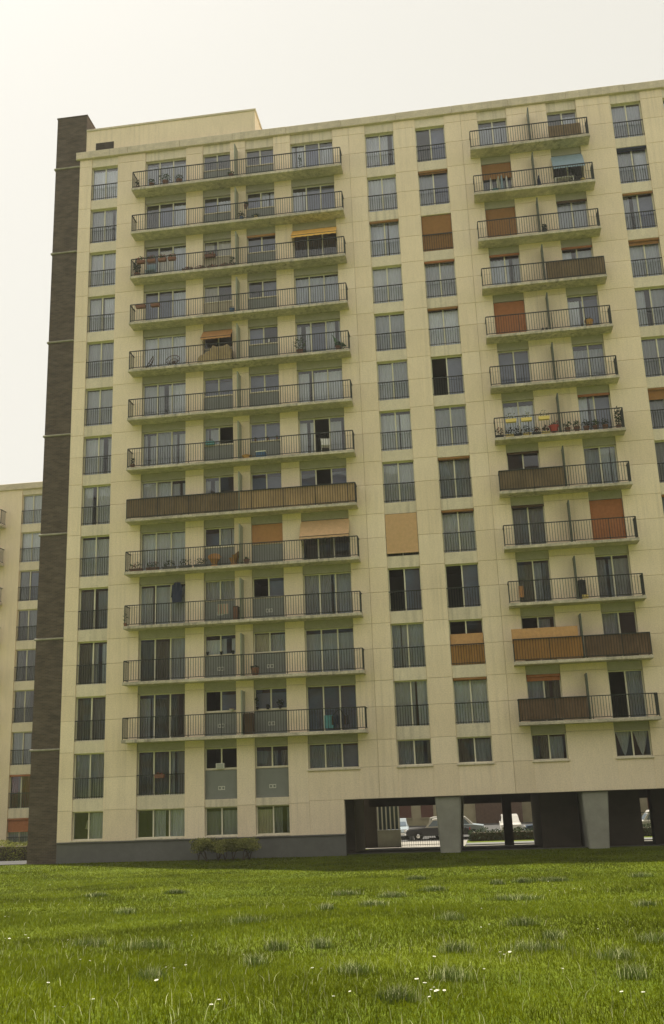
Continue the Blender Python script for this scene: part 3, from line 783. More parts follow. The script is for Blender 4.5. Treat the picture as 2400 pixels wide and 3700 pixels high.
# ------------------------------------------------------------------ left wing
WY = 16.0; WZ = -.63
LW = thing('apartment_wing', 'lower cream apartment wing behind the brick pier at far left', 'building', (0, WY, WZ))
WW = [(-11.05, -9.5), (-8.0, -6.4)]
wc = MB()
ed = [(-30, -11.05), (-9.5, -8.0), (-6.4, -3)]
for a, b in ed: wc.box(a, b, 0, .34, 0, 24.9)
wwall = wc.build('wall', 'facade', LW)
STW = ['gg', 'rr', 'Sg', 'tt', 'tt', 'tg', 'gb', 'ss', 'ss']
for F in range(9):
    for ci, (a, b) in enumerate(WW[:1]):
        z0, z1 = F*H+.34, F*H+2.5
        wd = window(LW, a, b, z0, z1, STW[F], rail=.97, blind=('strip', .40, 'canvas_red') if F == 0 else (('strip', .02, 'canvas_red') if F == 1 else None))
        nz = (F+1)*H+.34 if F < 8 else 24.9
        MB().chamfer(a, b, .05, .34, z1, nz, .01).build('spandrel', 'spandrel', wwall)
    if F >= 1:
        zb = F*H+.13; w_ = 6.28
        bo = link('balcony', shared(('balcony', w_), lambda: slab_mesh(w_), 'slab'), LW, (-12.15-w_, 0, zb))
        link('railing', shared(('railing', w_), lambda: rail_mesh(w_, RH), 'rail'), bo, (0, 0, .15))
MB().box(-8.0, -6.4, .02, .34, 0, 24.9).build('wall_infill', 'facade', LW)
MB().chamfer(-30.2, -3, -.13, .5, 24.9, 25.36, .02).build('cornice', 'concrete', LW)
MB().box(-30, -3, 1.6, 10, -.3, 25.2).box(-30, -3, .345, 1.6, 24.7, 24.89).build('rear_body', 'room', LW)
MB().box(-30, -11.05, -.02, .34, -.2, .4).box(-11.05, -3, -.02, .34, -.2, .335).build('plinth', 'plinth', LW)

tp = MB(); tp.box(-30, -2.35, .05, 2.4, .10, .195); tag(tp.build('path', 'asphalt'), kind='structure')

# ------------------------------------------------------------------ the bush by the plinth
bu = thing('bush', 'spreading yellow green bush on bare stems in front of grey plinth', 'bush', (7.75, -.95, .17))
rg = random.Random(21)
st = MB()
clumps = []
for bx_ in (-1.15, -.75, -.25, .1, .45, .95, 1.2):
    base = Vector((bx_, rg.uniform(-.15, .15), 0))
    for _ in range(3):
        tip = base+Vector((rg.uniform(-.4, .4), rg.uniform(-.3, .3), rg.uniform(.45, .8)))
        mid = base.lerp(tip, .5)+Vector((rg.uniform(-.08, .08), rg.uniform(-.06, .06), 0))
        st.tube(base, mid, .028, .02, 5); st.tube(mid, tip, .02, .008, 5); clumps.append(tip)
st.build('stems', 'bark', bu)
lf = MB()
for t_ in clumps: lf.leaves(t_+Vector((0, 0, .05)), .36, .30, .20, 260, .046, rg)
for i in range(44): lf.leaves((rg.uniform(-1.45, 1.45), rg.uniform(-.3, .3), rg.uniform(.5, .9)), .34, .25, .17, 150, .050, rg)
lf.build('crown', 'bush_leaf', bu)

# ------------------------------------------------------------------ things on the balconies
ZS = lambda F: F*H+.28          # top of a balcony slab
def potted(label, x, y, F, h_=.5, r=.13, pot='terracotta', mt='plant_leaf', spread=.22, num=90, flower=None, z=None):
    t = thing('potted_plant', label, 'plant', (x, y, ZS(F) if z is None else z))
    MB().lathe([(r*.7, 0), (r, r*1.6), (r*1.08, r*1.6), (r*1.08, r*1.9)]).build('pot', pot, t)
    m = MB(); m.leaves((0, 0, r*1.9+h_*.5), spread, spread, h_*.55, num, .055); m.build('foliage', mt, t)
    if flower: MB().leaves((0, 0, r*1.9+h_*.6), spread, spread, h_*.5, 22, .035).build('blooms', flower, t)
    return t
def planter(label, x, y, z, box='terracotta', L=.6, h_=.28, flower=None, num=70, group=None, mt='plant_leaf'):
    t = thing('flower_box', label, 'flower box', (x, y, z), group)
    MB().prism([(-L/2+.03, 0), (L/2-.03, 0), (L/2, .17), (-L/2, .17)], -.09, .09).build('trough', box, t)
    m = MB(); m.leaves((0, 0, .17+h_*.45), L*.5, .12, h_*.55, num, .05); m.build('foliage', mt, t)
    if flower: MB().leaves((0, 0, .17+h_*.55), L*.48, .12, h_*.5, 26, .04).build('blooms', flower, t)
    return t
yf = -.58
potted('dark shrub in pot at left end of top left balcony', 2.95, -.5, 13, .45, .12, 'terracotta', 'dark_leaf', .12)
potted('small plant in reddish pot, second from left end of top left balcony', 3.8, yf, 13, .25, .14)
potted('wide spiky green plant in middle of plants on top left balcony', 4.6, yf, 13, .42, .17, 'terracotta', 'plant_leaf', .36, 130)
potted('leafy pot plant right of the spiky one on top left balcony', 5.4, yf, 13, .32, .16, 'terracotta')
potted('tall thin climbing plant by the right window of top left balcony', 12.25, -.3, 13, 1.1, .1, 'terracotta', 'plant_leaf', .1, 60)
potted('small red pot beside the divider on top left balcony', 8.4, yf, 13, .1, .13)
potted('green plant by divider on second balcony from top left', 8.95, yf, 12, .35, .12, 'blue')
potted('red flowered pot on kitchen ledge of second left balcony', 9.2, yf, 12, .2, .11, 'terracotta', 'plant_leaf', .15, 50, 'flower_red', z=ZS(12)+.75)
potted('ochre pot in front of kitchen panel of second left balcony', 9.75, yf, 12, .1, .1, 'yellow')
# third balcony from the top: heavily planted
t = thing('climbing_plant', 'bushy climbing plant over left end of third left balcony', 'plant', (3.0, -.45, ZS(11)))
MB().lathe([(.14, 0), (.19, .3)]).build('pot', 'terracotta', t); MB().leaves((0, 0, .75), .22, .25, .5, 260, .06).build('foliage', 'dark_leaf', t)
t = thing('garden_chair', 'pale grey chair among plants on third left balcony', 'chair', (3.75, -.4, ZS(11)))
MB().chamfer(-.25, .25, -.22, .22, .36, .41, .01).build('seat', 'canvas_blue', t); MB().box(-.25, .25, .18, .22, .41, .9).build('backrest', 'canvas_blue', t)
for sx in (-.22, .22):
    for sy in (-.2, .2): MB().box(sx-.015, sx+.015, sy-.015, sy+.015, 0, .36).build('leg', 'canvas_blue', t)
for i, (nm, xx) in enumerate((('first', 3.35), ('second', 3.95), ('third', 4.55), ('fourth', 5.1))):
    planter(nm+' hanging flower box from the left on third left balcony rail', xx, -.86, ZS(11)+.66, 'terracotta', .46, .25, 'flower_red', 60)
for i, (nm, xx) in enumerate((('first', 5.9), ('second', 6.6), ('third', 7.3), ('fourth', 8.0))):
    planter(nm+' low flower trough along floor of third left balcony', xx, yf, ZS(11), 'terracotta', .6, .12, 'flower_red', 40)
planter('red flower box on kitchen window ledge of third left balcony', 7.0, .05, ZS(11)+1.12, 'terracotta', .6, .2, 'flower_red', 40)
potted('green plant left of divider on third left balcony', 8.4, -.4, 11, .5, .13)
planter('left of two dark red rail boxes on fourth left balcony', 3.37, -.86, ZS(10)+.72, 'terracotta', .55, .03, None, 14)
planter('right of two dark red rail boxes on fourth left balcony', 4.19, -.86, ZS(10)+.72, 'terracotta', .5, .03, None, 14)
t = thing('blue_bucket', 'blue tub at the divider of fourth left balcony', 'bucket', (8.35, yf, ZS(10))); MB().lathe([(.11, 0), (.15, .26), (.16, .26), (.16, .29)]).build('tub', 'blue', t); MB().ring((0, 0, .27), .15, .01, (0, 1, .2), 14).build('handle', 'rail', t)
# fifth balcony
def basket_chair(label, x, F, ry, frame, tilt=.5, R=.38, y=-.42):
    t = thing('round_chair', label, 'chair', (x, y, ZS(F)), None, ry)
    b = MB(); ax = Vector((0, -math.cos(tilt), math.sin(tilt))); c = Vector((0, 0, .48))
    b.ring(c, R, .018, ax, 20, 5); b.ring(c-ax*.12, R*.62, .013, ax, 18, 5); b.ring(c-ax*.17, R*.25, .012, ax, 12, 5)
    u = ax.orthogonal().normalized(); v = ax.cross(u)
    for i in range(16):
        a = 2*math.pi*i/16; d = u*math.cos(a)+v*math.sin(a)
        b.tube(c+d*R, c-ax*.12+d*R*.62, .009, k=4); b.tube(c-ax*.12+d*R*.62, c-ax*.18, .009, k=4)
    b.build('basket', frame, t)
    for sx in (-1, 1):
        for sy in (-1, 1): MB().tube((sx*.12, sy*.08, .32), (sx*.24, sy*.2, 0), .012, k=5).build('leg', frame, t)
basket_chair('left of two round wire chairs on fifth left balcony, turned sideways', 3.75, 9, -1.0, 'wood_dark')
basket_chair('right of two round wire chairs on fifth left balcony, facing out', 5.05, 9, 0, 'wood_dark')
t = thing('covered_furniture', 'beige tarpaulin draped over furniture on fifth left balcony', 'tarpaulin', (7.4, -.38, ZS(9)))
def tarp_fn(u, v):
    x = -.95+1.85*u; hgt = (.35+.6*min(1, u*2.2)) if u < .95 else .8
    hgt += .04*math.sin(u*17)+.03*math.sin(u*31)
    a = math.pi*v; return (x, -.26*math.cos(a)+.015*math.sin(u*40), max(.0, hgt*min(1, 1.6*math.sin(a))))
MB().sheet(tarp_fn, 40, 12).build('cover', 'tarp', t, True)
MB().box(.35, .85, -.18, .18, .0, .6).box(-.6, .3, -.15, .15, 0, .35).build('furniture', 'wood_dark', t)
potted('large leafy plant left of right hand window on fifth left balcony', 11.95, -.45, 9, .75, .17, 'terracotta', 'plant_leaf', .36, 150)
potted('small plant at the right end of fifth left balcony', 14.0, -.5, 9, .22, .16, 'terracotta', 'dark_leaf', .22, 80)
def folding_chair(label, x, F, mt, rz=0, y=-.4):
    t = thing('folding_chair', label, 'chair', (x, y, ZS(F)), None, rz)
    MB().box(-.22, .22, -.22, .22, .40, .43).build('seat', mt, t); MB().sheet(lambda u, v: (-.22+.44*u, .22+.14*v, .46+.5*v), 1, 1).build('backrest', mt, t)
    for sx in (-.22, .22):
        MB().tube((sx, -.24, 0), (sx, .36, .98), .014, k=5).build('leg', mt, t); MB().tube((sx*.9, .26, 0), (sx*.9, -.22, .42), .014, k=5).build('leg', mt, t)
folding_chair('green folding chair at right end of fifth left balcony', 14.1, 9, 'green_cloth', 1.3)
t = thing('white_ornament', 'small white bottle on right kitchen ledge of fifth left balcony', 'bottle', (10.2, .1, ZS(9)+1.19)); MB().lathe([(.05, 0), (.05, .14), (.02, .2), (.02, .26)]).build('bottle', 'white', t)
# seventh balcony
folding_chair('white garden chair at open door of seventh left balcony', 13.1, 7, 'white', .2)
t = thing('blue_crate', 'blue crate with white rim on seventh left balcony', 'crate', (9.8, yf, ZS(7))); MB().box(-.24, .24, -.15, .15, 0, .30).build('box', 'blue', t); MB().box(-.26, .26, -.17, .17, .30, .34).build('rim', 'white', t)
t = thing('basket', 'low tan basket right of divider on seventh left balcony', 'basket', (9.05, yf, ZS(7))); MB().lathe([(.18, 0), (.26, .16), (.27, .18)]).build('bowl', 'rattan', t); MB().leaves((0, 0, .2), .2, .2, .05, 30, .04).build('contents', 'terracotta', t)
for i, (nm, xx) in enumerate((('left', 9.35), ('middle', 10.0), ('right', 10.5))): potted(nm+' of three tiny pots on kitchen ledge of seventh left balcony', xx, .1, 7, .08, .06, 'terracotta', 'dark_leaf', .07, 20, z=ZS(7)+1.19)
planter('turquoise trough on left kitchen ledge of seventh left balcony', 6.95, .08, ZS(7)+1.19, 'turquoise', .5, .14, None, 25)
potted('leafy plant in left corner of seventh left balcony', 2.95, -.5, 7, .4, .12, 'terracotta', 'dark_leaf', .12, 60)
# ninth balcony (level five)
for nm, xx, pt in (('first', 3.25, 'terracotta'), ('second', 4.12, 'terracotta'), ('third', 4.97, 'plinth'), ('fourth', 5.8, 'plinth'), ('fifth', 6.6, 'plinth')):
    planter(nm+' geranium box from the left on balcony below the long reed screen', xx, yf, ZS(5), pt, .68, .34, 'flower_red' if nm in ('first', 'second') else None, 80)
def tub_chair(label, x, F, rz):
    t = thing('rattan_chair', label, 'chair', (x, -.36, ZS(F)), None, rz)
    MB().lathe([(.16, 0), (.20, .03), (.13, .2), (.24, .40), (.26, .42)], k=14).build('base', 'rattan', t)
    def fn(u, v):
        a = -.35+(math.pi+.7)*u; r = .26+.09*v; hh = .42+v*(.10+.30*max(0, math.sin(a)))
        return (r*math.cos(a), r*math.sin(a), hh)
    MB().sheet(fn, 18, 4).build('backrest', 'rattan', t, True)
tub_chair('left rattan tub chair seen upright below the long reed screen', 7.25, 5, .2)
tub_chair('right rattan tub chair turned away beside the divider', 8.25, 5, -1.3)
potted('small reddish pot right of divider below the long reed screen', 8.95, yf, 5, .12, .14, 'terracotta', 'plant_leaf', .12, 30)
# level four
t = thing('hanging_jacket', 'dark blue jacket hung in the left window of a lower balcony', 'jacket', (5.25, -.12, 12.45))
def jac(u, v):
    a = 2*math.pi*u; wv = (.13+.13*min(1, v*5))*(1-.12*max(0, v-.8)*5); return (wv*math.cos(a)*1.05, .06*math.sin(a)*(1+.3*math.sin(a*3)), 1.0*(1-v))
MB().sheet(jac, 24, 10).build('body', 'navy', t, True)
for s_ in (-1, 1): MB().tube((s_*.20, -.02, .86), (s_*.27, -.03, .25), .055, .045, 8).build('sleeve', 'navy', t, True)
MB().tube((0, 0, .98), (0, 0, 1.08), .008, k=4).build('hook', 'rail', t)
t = thing('towel', 'pale pink and white towel hung on lower left balcony rail', 'towel', (7.75, -.69, ZS(4)))
MB().sheet(lambda u, v: (-.28+.56*u, .02+.012*math.sin(u*22), .32+.52*v), 24, 3).build('cloth', 'flower_white', t)
for i in range(4): MB().sheet(lambda u, v: (-.26+.15*i+.05*u, .005+.012*math.sin((.035+i*.27+u*.09)*22), .34+.48*v), 2, 2).build('stripe', 'pink', t)
t = thing('wooden_box', 'brown wooden box standing by divider under the pink towel', 'box', (8.35, -.35, ZS(4))); MB().chamfer(-.12, .12, -.2, .2, 0, .72, .01).build('carcass', 'wood_dark', t); MB().box(-.10, .10, -.212, -.202, .06, .66).build('door', 'terracotta', t)
t = thing('climbing_plant', 'thin wiry plant over left end of lower balcony', 'plant', (2.78, -.7, ZS(4))); MB().lathe([(.07, 0), (.1, .16)]).build('pot', 'terracotta', t); MB().leaves((0, 0, .5), .14, .14, .4, 50, .04).build('foliage', 'plant_leaf', t)
# level three
potted('brown pot with dead plant right of divider, second balcony from bottom', 9.3, yf, 3, .1, .2, 'terracotta', 'dark_leaf', .22, 40)
for nm, xx in (('left', 6.75), ('middle', 7.45), ('right', 8.05)): potted(nm+' of three tiny dark pots on left kitchen ledge, second balcony from bottom', xx, .1, 3, .06, .06, 'black', 'dark_leaf', .07, 20, z=ZS(3)+1.19)
# level two, lowest balcony
t = thing('cupboard', 'dark brown cupboard against divider on the lowest left balcony', 'cupboard', (8.93, -.4, ZS(2))); MB().chamfer(-.22, .22, -.22, .22, 0, 1.0, .015).build('carcass', 'wood_dark', t); MB().box(-.19, .19, -.235, -.223, .08, .94).build('door', 'wood_dark', t)
t = thing('clothes_airer', 'dark folding clothes airer with drooping garments on lowest left balcony', 'airer', (13.3, -.45, ZS(2)))
MB().tube((0, 0, .1), (0, 0, 1.05), .012, k=5).build('pole', 'rail', t)
for i in range(7):
    a = 2*math.pi*i/7; MB().tube((0, 0, 1.02), (.38*math.cos(a), .2*math.sin(a), .70), .010, k=4).build('arm', 'rail', t)
    MB().sheet(lambda u, v: (.38*math.cos(a)+.06*(u-.5), .2*math.sin(a)+.02*math.sin(u*9), .70-.42*v), 4, 3).build('garment', ('black', 'wood_dark', 'navy')[i % 3], t)
t = thing('turquoise_cloth', 'turquoise cloth hung left of the dark airer on lowest balcony', 'cloth', (12.75, -.2, ZS(2)+.15)); MB().sheet(lambda u, v: (-.22+.44*u, .02*math.sin(u*14), .6*v), 14, 3).build('cloth', 'turquoise', t)
potted('small dark conifer on right kitchen ledge of lowest left balcony', 9.22, .08, 2, .6, .07, 'black', 'dark_leaf', .09, 70, z=ZS(2)+1.19)
potted('bushy dark plant at right end of kitchen ledge, lowest balcony', 10.35, .08, 2, .3, .08, 'black', 'dark_leaf', .2, 80, z=ZS(2)+1.19)
potted('flat dark pot in middle of kitchen ledge, lowest balcony', 9.75, .08, 2, .05, .09, 'black', 'dark_leaf', .1, 20, z=ZS(2)+1.19)
t = thing('white_bowl', 'white bowl on left kitchen ledge of the lowest left balcony', 'bowl', (7.95, .1, ZS(2)+1.19)); MB().lathe([(.06, 0), (.14, .1), (.15, .1)]).build('bowl', 'white', t); MB().leaves((0, 0, .1), .1, .1, .03, 16, .03).build('contents', 'flower_red', t)
t = thing('air_conditioner', 'small white slatted box in the open dark window at first floor', 'ventilator', (7.35, .12, 4.27))
MB().chamfer(-.2, .2, -.06, .12, 0, .26, .01).build('case', 'white', t)
for i in range(5): MB().box(-.16, .16, -.068, -.0605, .04+i*.042, .06+i*.042).build('slat', 'panel_grey', t)
t = thing('floor_lamp', 'cream lampshade inside the dark ground floor window at far left', 'lamp', (.62, .85, .14)); MB().lathe([(.13, 1.55), (.24, 1.55), (.15, 1.95), (.13, 1.95)], k=16).build('lamp_shade', 'sheer_cream', t, True); MB().tube((0, 0, 0), (0, 0, 1.6), .015).build('stand', 'rail', t); MB().lathe([(.15, 0), (.15, .03)]).build('base', 'rail', t)
planter('red flower box on guard rail of wide first floor window', 4.4, -.06, 3.13+.82, 'terracotta', .5, .08, 'flower_red', 30)

# right hand balconies
def garment(label, x, F, mt, w0=.06, w1=.2, h_=.85, y=-.35, z=.15):
    t = thing('hung_garment', label, 'laundry', (x, y, ZS(F)+z))
    MB().sheet(lambda u, v: ((w0+(w1-w0)*(1-v))*math.cos(2*math.pi*u), .06*math.sin(2*math.pi*u)*(1+.4*math.sin(u*19)), h_*v), 16, 6).build('cloth', mt, t, True)
    MB().tube((0, 0, h_-.02), (0, 0, h_+.1), .01, k=4).build('peg', 'white', t)
garment('left white garment drying under the brown blind, upper right balcony', 22.55, 12, 'white', .03, .09)
garment('middle cream garment drying under the brown blind, upper right balcony', 22.95, 12, 'flower_white', .04, .13, .92)
garment('pale blue garment drying between cream ones, upper right balcony', 23.12, 12, 'canvas_blue', .03, .12, .9, -.42)
garment('right pale garment drying under the brown blind, upper right balcony', 23.38, 12, 'white', .03, .09, .85)
t = thing('laundry_tub', 'turquoise tub under the drying laundry on upper right balcony', 'tub', (22.75, -.3, ZS(12))); MB().lathe([(.16, 0), (.22, .3), (.24, .3)]).build('tub', 'turquoise', t); MB().leaves((0, 0, .3), .18, .18, .05, 14, .08).build('contents', 'white', t)
t = thing('folded_parasol', 'dark folded parasol leaning by divider of upper right balcony', 'parasol', (25.05, -.45, ZS(12))); MB().lathe([(.14, 0), (.10, .3), (.03, .78), (.01, .82)], k=9).build('canopy', 'navy', t); MB().tube((0, 0, .8), (0, 0, .95), .012).build('pole', 'white', t)
t = thing('white_table', 'low white slatted table beneath the blue awning', 'table', (26.35, -.4, ZS(12))); 
for i in range(6): MB().box(-.5+i*.17, -.36+i*.17, -.22, .22, .42, .45).build('slat', 'white', t)
for sx in (-.45, .45):
    for sy in (-.18, .18): MB().box(sx-.018, sx+.018, sy-.018, sy+.018, 0, .42).build('leg', 'white', t)
folding_chair('dark folding chair beneath the blue awning', 27.0, 12, 'black', .9)
t = thing('yellow_bucket', 'yellow bucket at right end below the blue awning', 'bucket', (27.3, -.5, ZS(12))); MB().lathe([(.09, 0), (.13, .26), (.14, .26)]).build('pail', 'yellow', t); MB().ring((0, 0, .24), .13, .008, (0, 1, .3), 14).build('handle', 'rail', t)
potted('dark round plant right of divider, third balcony from top right', 25.05, yf, 11, .28, .13, 'black', 'dark_leaf', .16, 90)
potted('reddish basket plant at right window, fifth balcony from top right', 26.75, yf, 9, .12, .2, 'rattan', 'terracotta' if False else 'dark_leaf', .2, 40)
t = thing('dark_boots', 'pair of dark boots left of divider, fifth balcony from top right', 'boots', (24.5, yf, ZS(9)))
for s_ in (-.1, .1): MB().prism([(-.14+s_, 0), (.10+s_, 0), (.10+s_, .2), (.0+s_, .2), (-.02+s_, .09), (-.14+s_, .07)], -.05, .05).build('boot', 'black', t)
# flowered balcony
for nm, xx in (('left', 22.45), ('middle', 23.2), ('right', 24.05)):
    planter(nm+' of three bright yellow rail boxes on the flowered right balcony', xx, -.86, ZS(7)+.70, 'yellow', .55, .34, 'flower_white', 26)
for nm, xx, pt, fl, hh in (('first', 21.85, 'black', 'flower_red', .42), ('second', 22.35, 'yellow', None, .4), ('third', 22.75, 'black', None, .42), ('fourth', 23.2, 'yellow', None, .45), ('fifth', 23.65, 'black', 'flower_red', .3), ('sixth', 24.1, 'yellow', 'flower_red', .34)):
    planter(nm+' flower trough from left on floor of the flowered right balcony', xx, yf, ZS(7), pt, .42, hh, fl, 75, mt='dark_leaf')
t = thing('red_pot', 'large red pot left of divider on the flowered right balcony', 'pot', (24.5, -.62, ZS(7)+.12)); MB().lathe([(.15, 0), (.25, .28), (.26, .3)]).build('pot', 'flower_red', t); MB().leaves((0, 0, .38), .24, .18, .12, 50, .05).build('foliage', 'dark_leaf', t); MB().leaves((.2, 0, .5), .1, .1, .12, 20, .04).build('blooms', 'flower_red', t)
for nm, xx, mt in (('first', 25.15, 'plant_leaf'), ('second', 25.6, 'plant_leaf'), ('third', 26.05, 'dark_leaf'), ('fourth', 26.5, 'plant_leaf'), ('fifth', 26.95, 'dark_leaf')):
    potted(nm+' potted plant right of divider on the flowered right balcony', xx, yf, 7, .34, .14, 'terracotta', mt, .2, 80)
t = thing('climbing_plant', 'tall climber on right end railing of the flowered balcony', 'plant', (27.6, -.55, ZS(7))); MB().lathe([(.1, 0), (.15, .2)]).build('pot', 'terracotta', t); MB().leaves((0, 0, .65), .16, .28, .55, 190, .055).build('foliage', 'dark_leaf', t)
# lower right
t = thing('black_case', 'upright black case right of divider on lower right balcony', 'case', (25.08, -.35, ZS(4))); MB().chamfer(-.17, .17, -.12, .12, 0, .95, .02).build('body', 'black', t); MB().box(-.06, .06, -.02, .02, .95, .99).build('handle', 'black', t)
t = thing('ochre_box', 'ochre box in front of the upright black case', 'box', (25.15, -.6, ZS(4))); MB().chamfer(-.14, .14, -.08, .08, 0, .2, .01).build('carton', 'yellow', t); MB().box(-.143, .143, -.083, .083, .2, .22).build('lid', 'tarp', t)
t = thing('orange_cloth', 'orange cloth hung left of window on lower right balcony', 'cloth', (22.25, -.15, ZS(4)+.35)); MB().sheet(lambda u, v: (-.11+.22*u, .02*math.sin(u*12), .55*v), 10, 3).build('cloth', 'canvas_orange', t)

# ------------------------------------------------------------------ the lawn: blades in three bands, denser near the camera
def blades(name, material, X, Y, Hh, Wd, lean, seed, kind_label=None, segs=2):
    r = np.random.default_rng(seed); n = len(X)
    Z = np.array([gz(a, b) for a, b in zip(X, Y)])
    az = r.uniform(0, 2*np.pi, n); ln = lean*np.abs(r.normal(0, 1, n))*Hh
    la = r.uniform(0, 2*np.pi, n)
    ux, uy = np.cos(az)*Wd/2, np.sin(az)*Wd/2
    V = np.zeros((n, 5, 3))
    base = np.stack([X, Y, Z-.01], 1)
    mid = base+np.stack([np.cos(la)*ln*.35, np.sin(la)*ln*.35, Hh*.6], 1)
    tip = base+np.stack([np.cos(la)*ln, np.sin(la)*ln, Hh*(1-.12*np.minimum(1, ln/Hh))], 1)
    s_ = np.stack([ux, uy, np.zeros(n)], 1)
    V[:, 0] = base-s_; V[:, 1] = base+s_; V[:, 2] = mid+s_*.8; V[:, 3] = mid-s_*.8; V[:, 4] = tip
    m = bpy.data.meshes.new(name)
    m.vertices.add(n*5); m.vertices.foreach_set('co', V.ravel())
    idx = np.arange(n)[:, None]*5
    loops = np.concatenate([idx+np.array([0, 1, 2, 3]), idx+np.array([3, 2, 4])], 1).ravel()
    m.loops.add(len(loops)); m.loops.foreach_set('vertex_index', loops.astype(np.int32))
    m.polygons.add(2*n)
    ls = (np.arange(n)[:, None]*7+np.array([0, 4])).ravel(); lt = np.tile([4, 3], n)
    m.polygons.foreach_set('loop_start', ls.astype(np.int32)); m.polygons.foreach_set('loop_total', lt.astype(np.int32))
    m.update(calc_edges=True); m.materials.append(MATS[material])
    return link(name, m)
R_ = np.random.default_rng(5)
def xr(y):                    # left and right edge of the lawn in view at depth y, with a margin
    d = y-CAMP.y
    return CAMP.x-.1333*d-.43*d-1.5, CAMP.x-.1333*d+.37*d*1.08+1.5
def scatter(y0, y1, dens, r=R_):
    l0, r0 = xr(y0); l1, r1 = xr(y1)
    L, Rr = min(l0, l1), max(r0, r1); n = int((Rr-L)*(y1-y0)*dens)
    X = r.uniform(L, Rr, n); Y = r.uniform(y0, y1, n)
    d = Y-CAMP.y; k = (X > CAMP.x-.5633*d-1.5) & (X < CAMP.x+.266*d+1.5)
    return X[k], Y[k]
def patch(X, Y):               # slow patchiness of the sward, 0..1
    return .5+.25*(np.sin(X*.9+np.sin(Y*.7)*1.3)+np.sin(Y*1.1+np.cos(X*.6)*1.7))
parts_ = []
for i, (y0, y1, dens, hh, wd) in enumerate(((-42.5, -35, 1700, .060, .0065), (-35, -26, 750, .060, .010), (-26, -14, 330, .058, .017), (-14, -.1, 190, .055, .028))):
    X, Y = scatter(y0, y1, dens); n = len(X)
    hv = hh*(.55+.75*R_.random(n))*(.75+.5*patch(X, Y))
    o = blades('grass', 'grass_blade', X, Y, hv, wd*(.7+.6*R_.random(n)), .85, 10+i)
    parts_.append((o, (y0, y1)))
lab = ['short green lawn grass nearest the camera', 'short green lawn grass in the middle foreground', 'sunlit lawn grass halfway to the block', 'lawn grass at the foot of the block']
for (o, _), l in zip(parts_, lab): tag(o, l, 'grass', None, 'stuff')
# tufts of coarse grass: (pixel-free) places on the lawn
TUFT = [(14.25, -33.6, 0.45), (15.22, -34.15, 0.58), (15.67, -30.48, 0.61), (12.37, -26.98, 0.38), (11.13, -19.41, 0.51), (9.19, -20.28, 0.51), (17.51, -34.35, 0.26), (17.13, -36.3, 0.22), (16.44, -37.68, 0.25), (17.01, -34.56, 0.26), (16.57, -27.63, 0.26), (16.14, -21.87, 0.57), (17.33, -26.56, 0.51), (17.44, -23.15, 0.53), (17.55, -16.22, 0.55), (18.28, -21.51, 0.51), (20.2, -24.87, 0.99), (20.08, -31.55, 0.45), (19.19, -34.9, 0.41), (20.09, -34.86, 0.61), (21.5, -34.2, 0.35), (20.9, -35.79, 0.39), (20.83, -37.39, 0.27), (22.44, -27.37, 0.36), (21.38, -18.63, 0.82), (20.57, -19.01, 0.37), (23.99, -16.51, 0.48), (19.01, -30.49, 0.41), (18.26, -37.04, 0.3), (19.22, -37.5, 0.3), (19.85, -19.6, 0.3), (20.36, -33.69, 0.24), (18.84, -38.99, 0.28)]
FLOWERS = [(1.93, -2.85), (2.18, -3.17), (5.43, -14.75), (12.61, -32.7), (12.78, -32.95), (12.77, -32.43), (12.84, -32.42), (13.71, -33.06), (15.17, -36.21), (15.31, -36.35), (16.41, -37.09), (16.5, -37.16), (16.56, -36.92), (15.5, -33.12), (15.42, -32.74), (14.61, -30.6), (16.77, -38.47), (16.88, -35.82), (17.91, -37.33), (18.01, -37.42), (15.81, -38.54), (16.54, -39.95), (17.6, -39.86), (17.57, -39.51), (13.64, -18.1), (10.28, -27.95), (10.37, -27.96), (16.6, -39.52), (16.58, -40.14), (18.96, -38.3), (19.03, -38.54), (19.09, -38.67), (19.13, -38.85), (19.15, -38.73), (19.2, -38.77), (19.17, -38.99), (19.11, -39.11), (18.99, -36.25), (19.51, -37.18), (19.69, -35.85), (19.72, -35.77), (19.79, -35.79), (21.68, -22.75), (21.69, -23.19), (20.97, -23.56), (19.48, -28.98), (19.59, -29.36), (21.01, -32.91), (20.27, -33.42), (20.41, -32.71), (19.58, -32.36), (19.46, -32.42), (20.22, -37.1), (20.55, -38.94), (20.69, -39.01), (18.3, -3.3), (21.17, -20.06), (21.56, -22.72), (18.37, -39.15), (18.46, -38.77)]

X = []; Y = []; Hh = []; PX = []; PY = []; PH = []
for (tx, ty, tw) in TUFT:
    n = int(170+280*min(1, tw)); far = min(1, max(0, (-ty-15)/22))
    a = R_.normal(0, .33, n)*tw; b = R_.normal(0, .30, n)*max(.28, tw*.45)
    X += list(tx+a); Y += list(ty+b); Hh += list((.10+.05*R_.random(n))*(1.05-.5*np.minimum(1, (a/(tw*.8))**2)))
    k_ = int(n*.20); PX += list(tx+R_.normal(0, .3, k_)*tw); PY += list(ty+R_.normal(0, .25, k_)*max(.25, tw*.4)); PH += list(.13+.06*R_.random(k_))  # pale blades: seed tips, and highlights on the tufts painted in
X = np.array(X); Y = np.array(Y); Hh = np.array(Hh)
wds = np.where(Y < -30, .006, np.where(Y < -22, .010, .016))
tag(blades('coarse_grass', 'tuft_blade', X, Y, Hh, wds, .5, 50), 'darker bluish tufts of coarse grass standing up in the lawn', 'grass', None, 'stuff')
xs2, ys2 = scatter(-42, -33, 15); xs3, ys3 = scatter(-33, -20, 1.6)
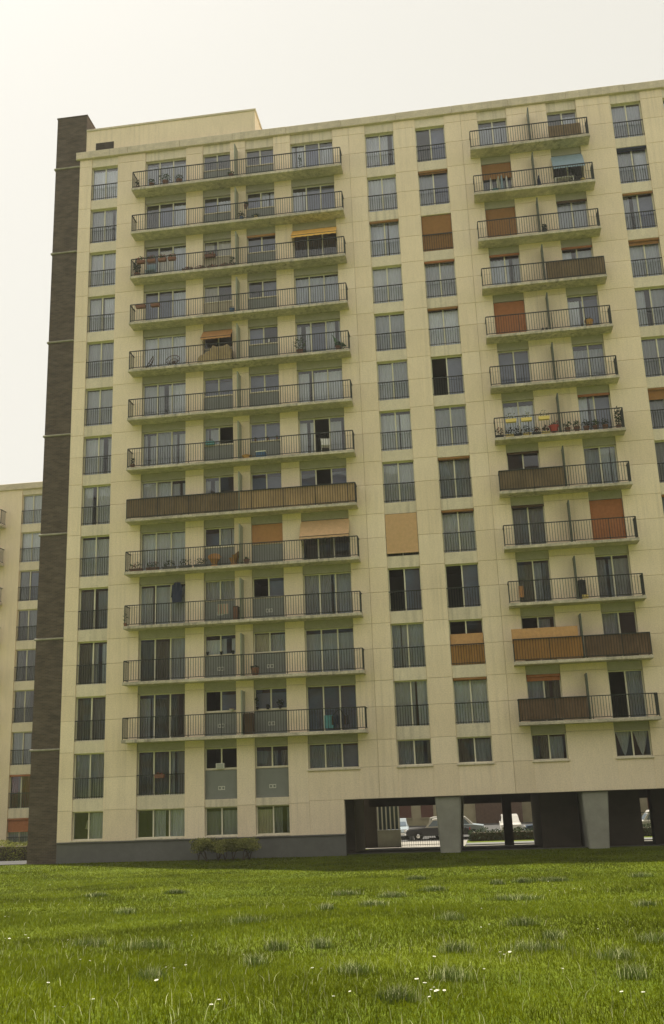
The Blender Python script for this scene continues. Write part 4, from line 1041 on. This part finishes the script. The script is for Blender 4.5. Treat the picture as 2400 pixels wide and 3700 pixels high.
PX = np.concatenate([PX, xs2, xs3]); PY = np.concatenate([PY, ys2, ys3]); PH = np.concatenate([PH, .10+.06*R_.random(len(xs2)), .10+.05*R_.random(len(xs3))])
tag(blades('seed_stalks', 'pale_blade', PX, PY, PH, np.where(PY < -30, .0045, .009), .5, 51), 'pale dry stalks through the lawn, in the tufts also painted highlights', 'grass', None, 'stuff')
fm_ = None
def flower_meshes():
    r = random.Random(3)
    st = MB().tube((0, 0, 0), (.004, .003, .11), .0025, k=4)
    hd = MB()
    for i in range(11):
        a = 2*math.pi*i/11; d = Vector((math.cos(a), math.sin(a), .15)); q = Vector((-math.sin(a), math.cos(a), 0))*.005
        c0 = Vector((0, 0, .112)); n = len(hd.v)
        hd.v += [tuple(c0+d*.004-q), tuple(c0+d*.004+q), tuple(c0+d*.019+q*.9), tuple(c0+d*.019-q*.9)]; hd.f.append((n, n+1, n+2, n+3))
    hd.lathe([(.007, .109), (.009, .114), (.005, .119)], k=7)
    a = st.mesh('stem'); a.materials.append(MATS['stem']); b = hd.mesh('flower_head'); b.materials.append(MATS['flower_white'])
    return a, b
fa, fb = flower_meshes()
for i, (fx, fy) in enumerate(FLOWERS):
    o = thing('daisy', 'small white daisy standing in the lawn', 'flower', (fx, fy, gz(fx, fy)), 'white daisies scattered in the lawn', rnd.uniform(0, 6))
    sc_ = rnd.uniform(.55, .95); o.scale = (sc_, sc_, sc_); o.rotation_euler.x = rnd.uniform(-.2, .35)
    link('stem', fa, o); link('flower_head', fb, o)

# ------------------------------------------------------------------ thin even volume added to imitate glare fading the block
m, t, b_ = new_mat('glare_volume'); t.nodes.clear()
pv = t.nodes.new('ShaderNodeVolumePrincipled'); pv.inputs['Density'].default_value = .0004
pv.inputs['Color'].default_value = (.97, .94, .86, 1); pv.inputs['Anisotropy'].default_value = .2
mo = t.nodes.new('ShaderNodeOutputMaterial'); t.links.new(pv.outputs[0], mo.inputs['Volume'])
tag(MB().box(-60, 85, -95, 60, -2, 45).build('glare_haze', 'glare_volume'), kind='stuff')
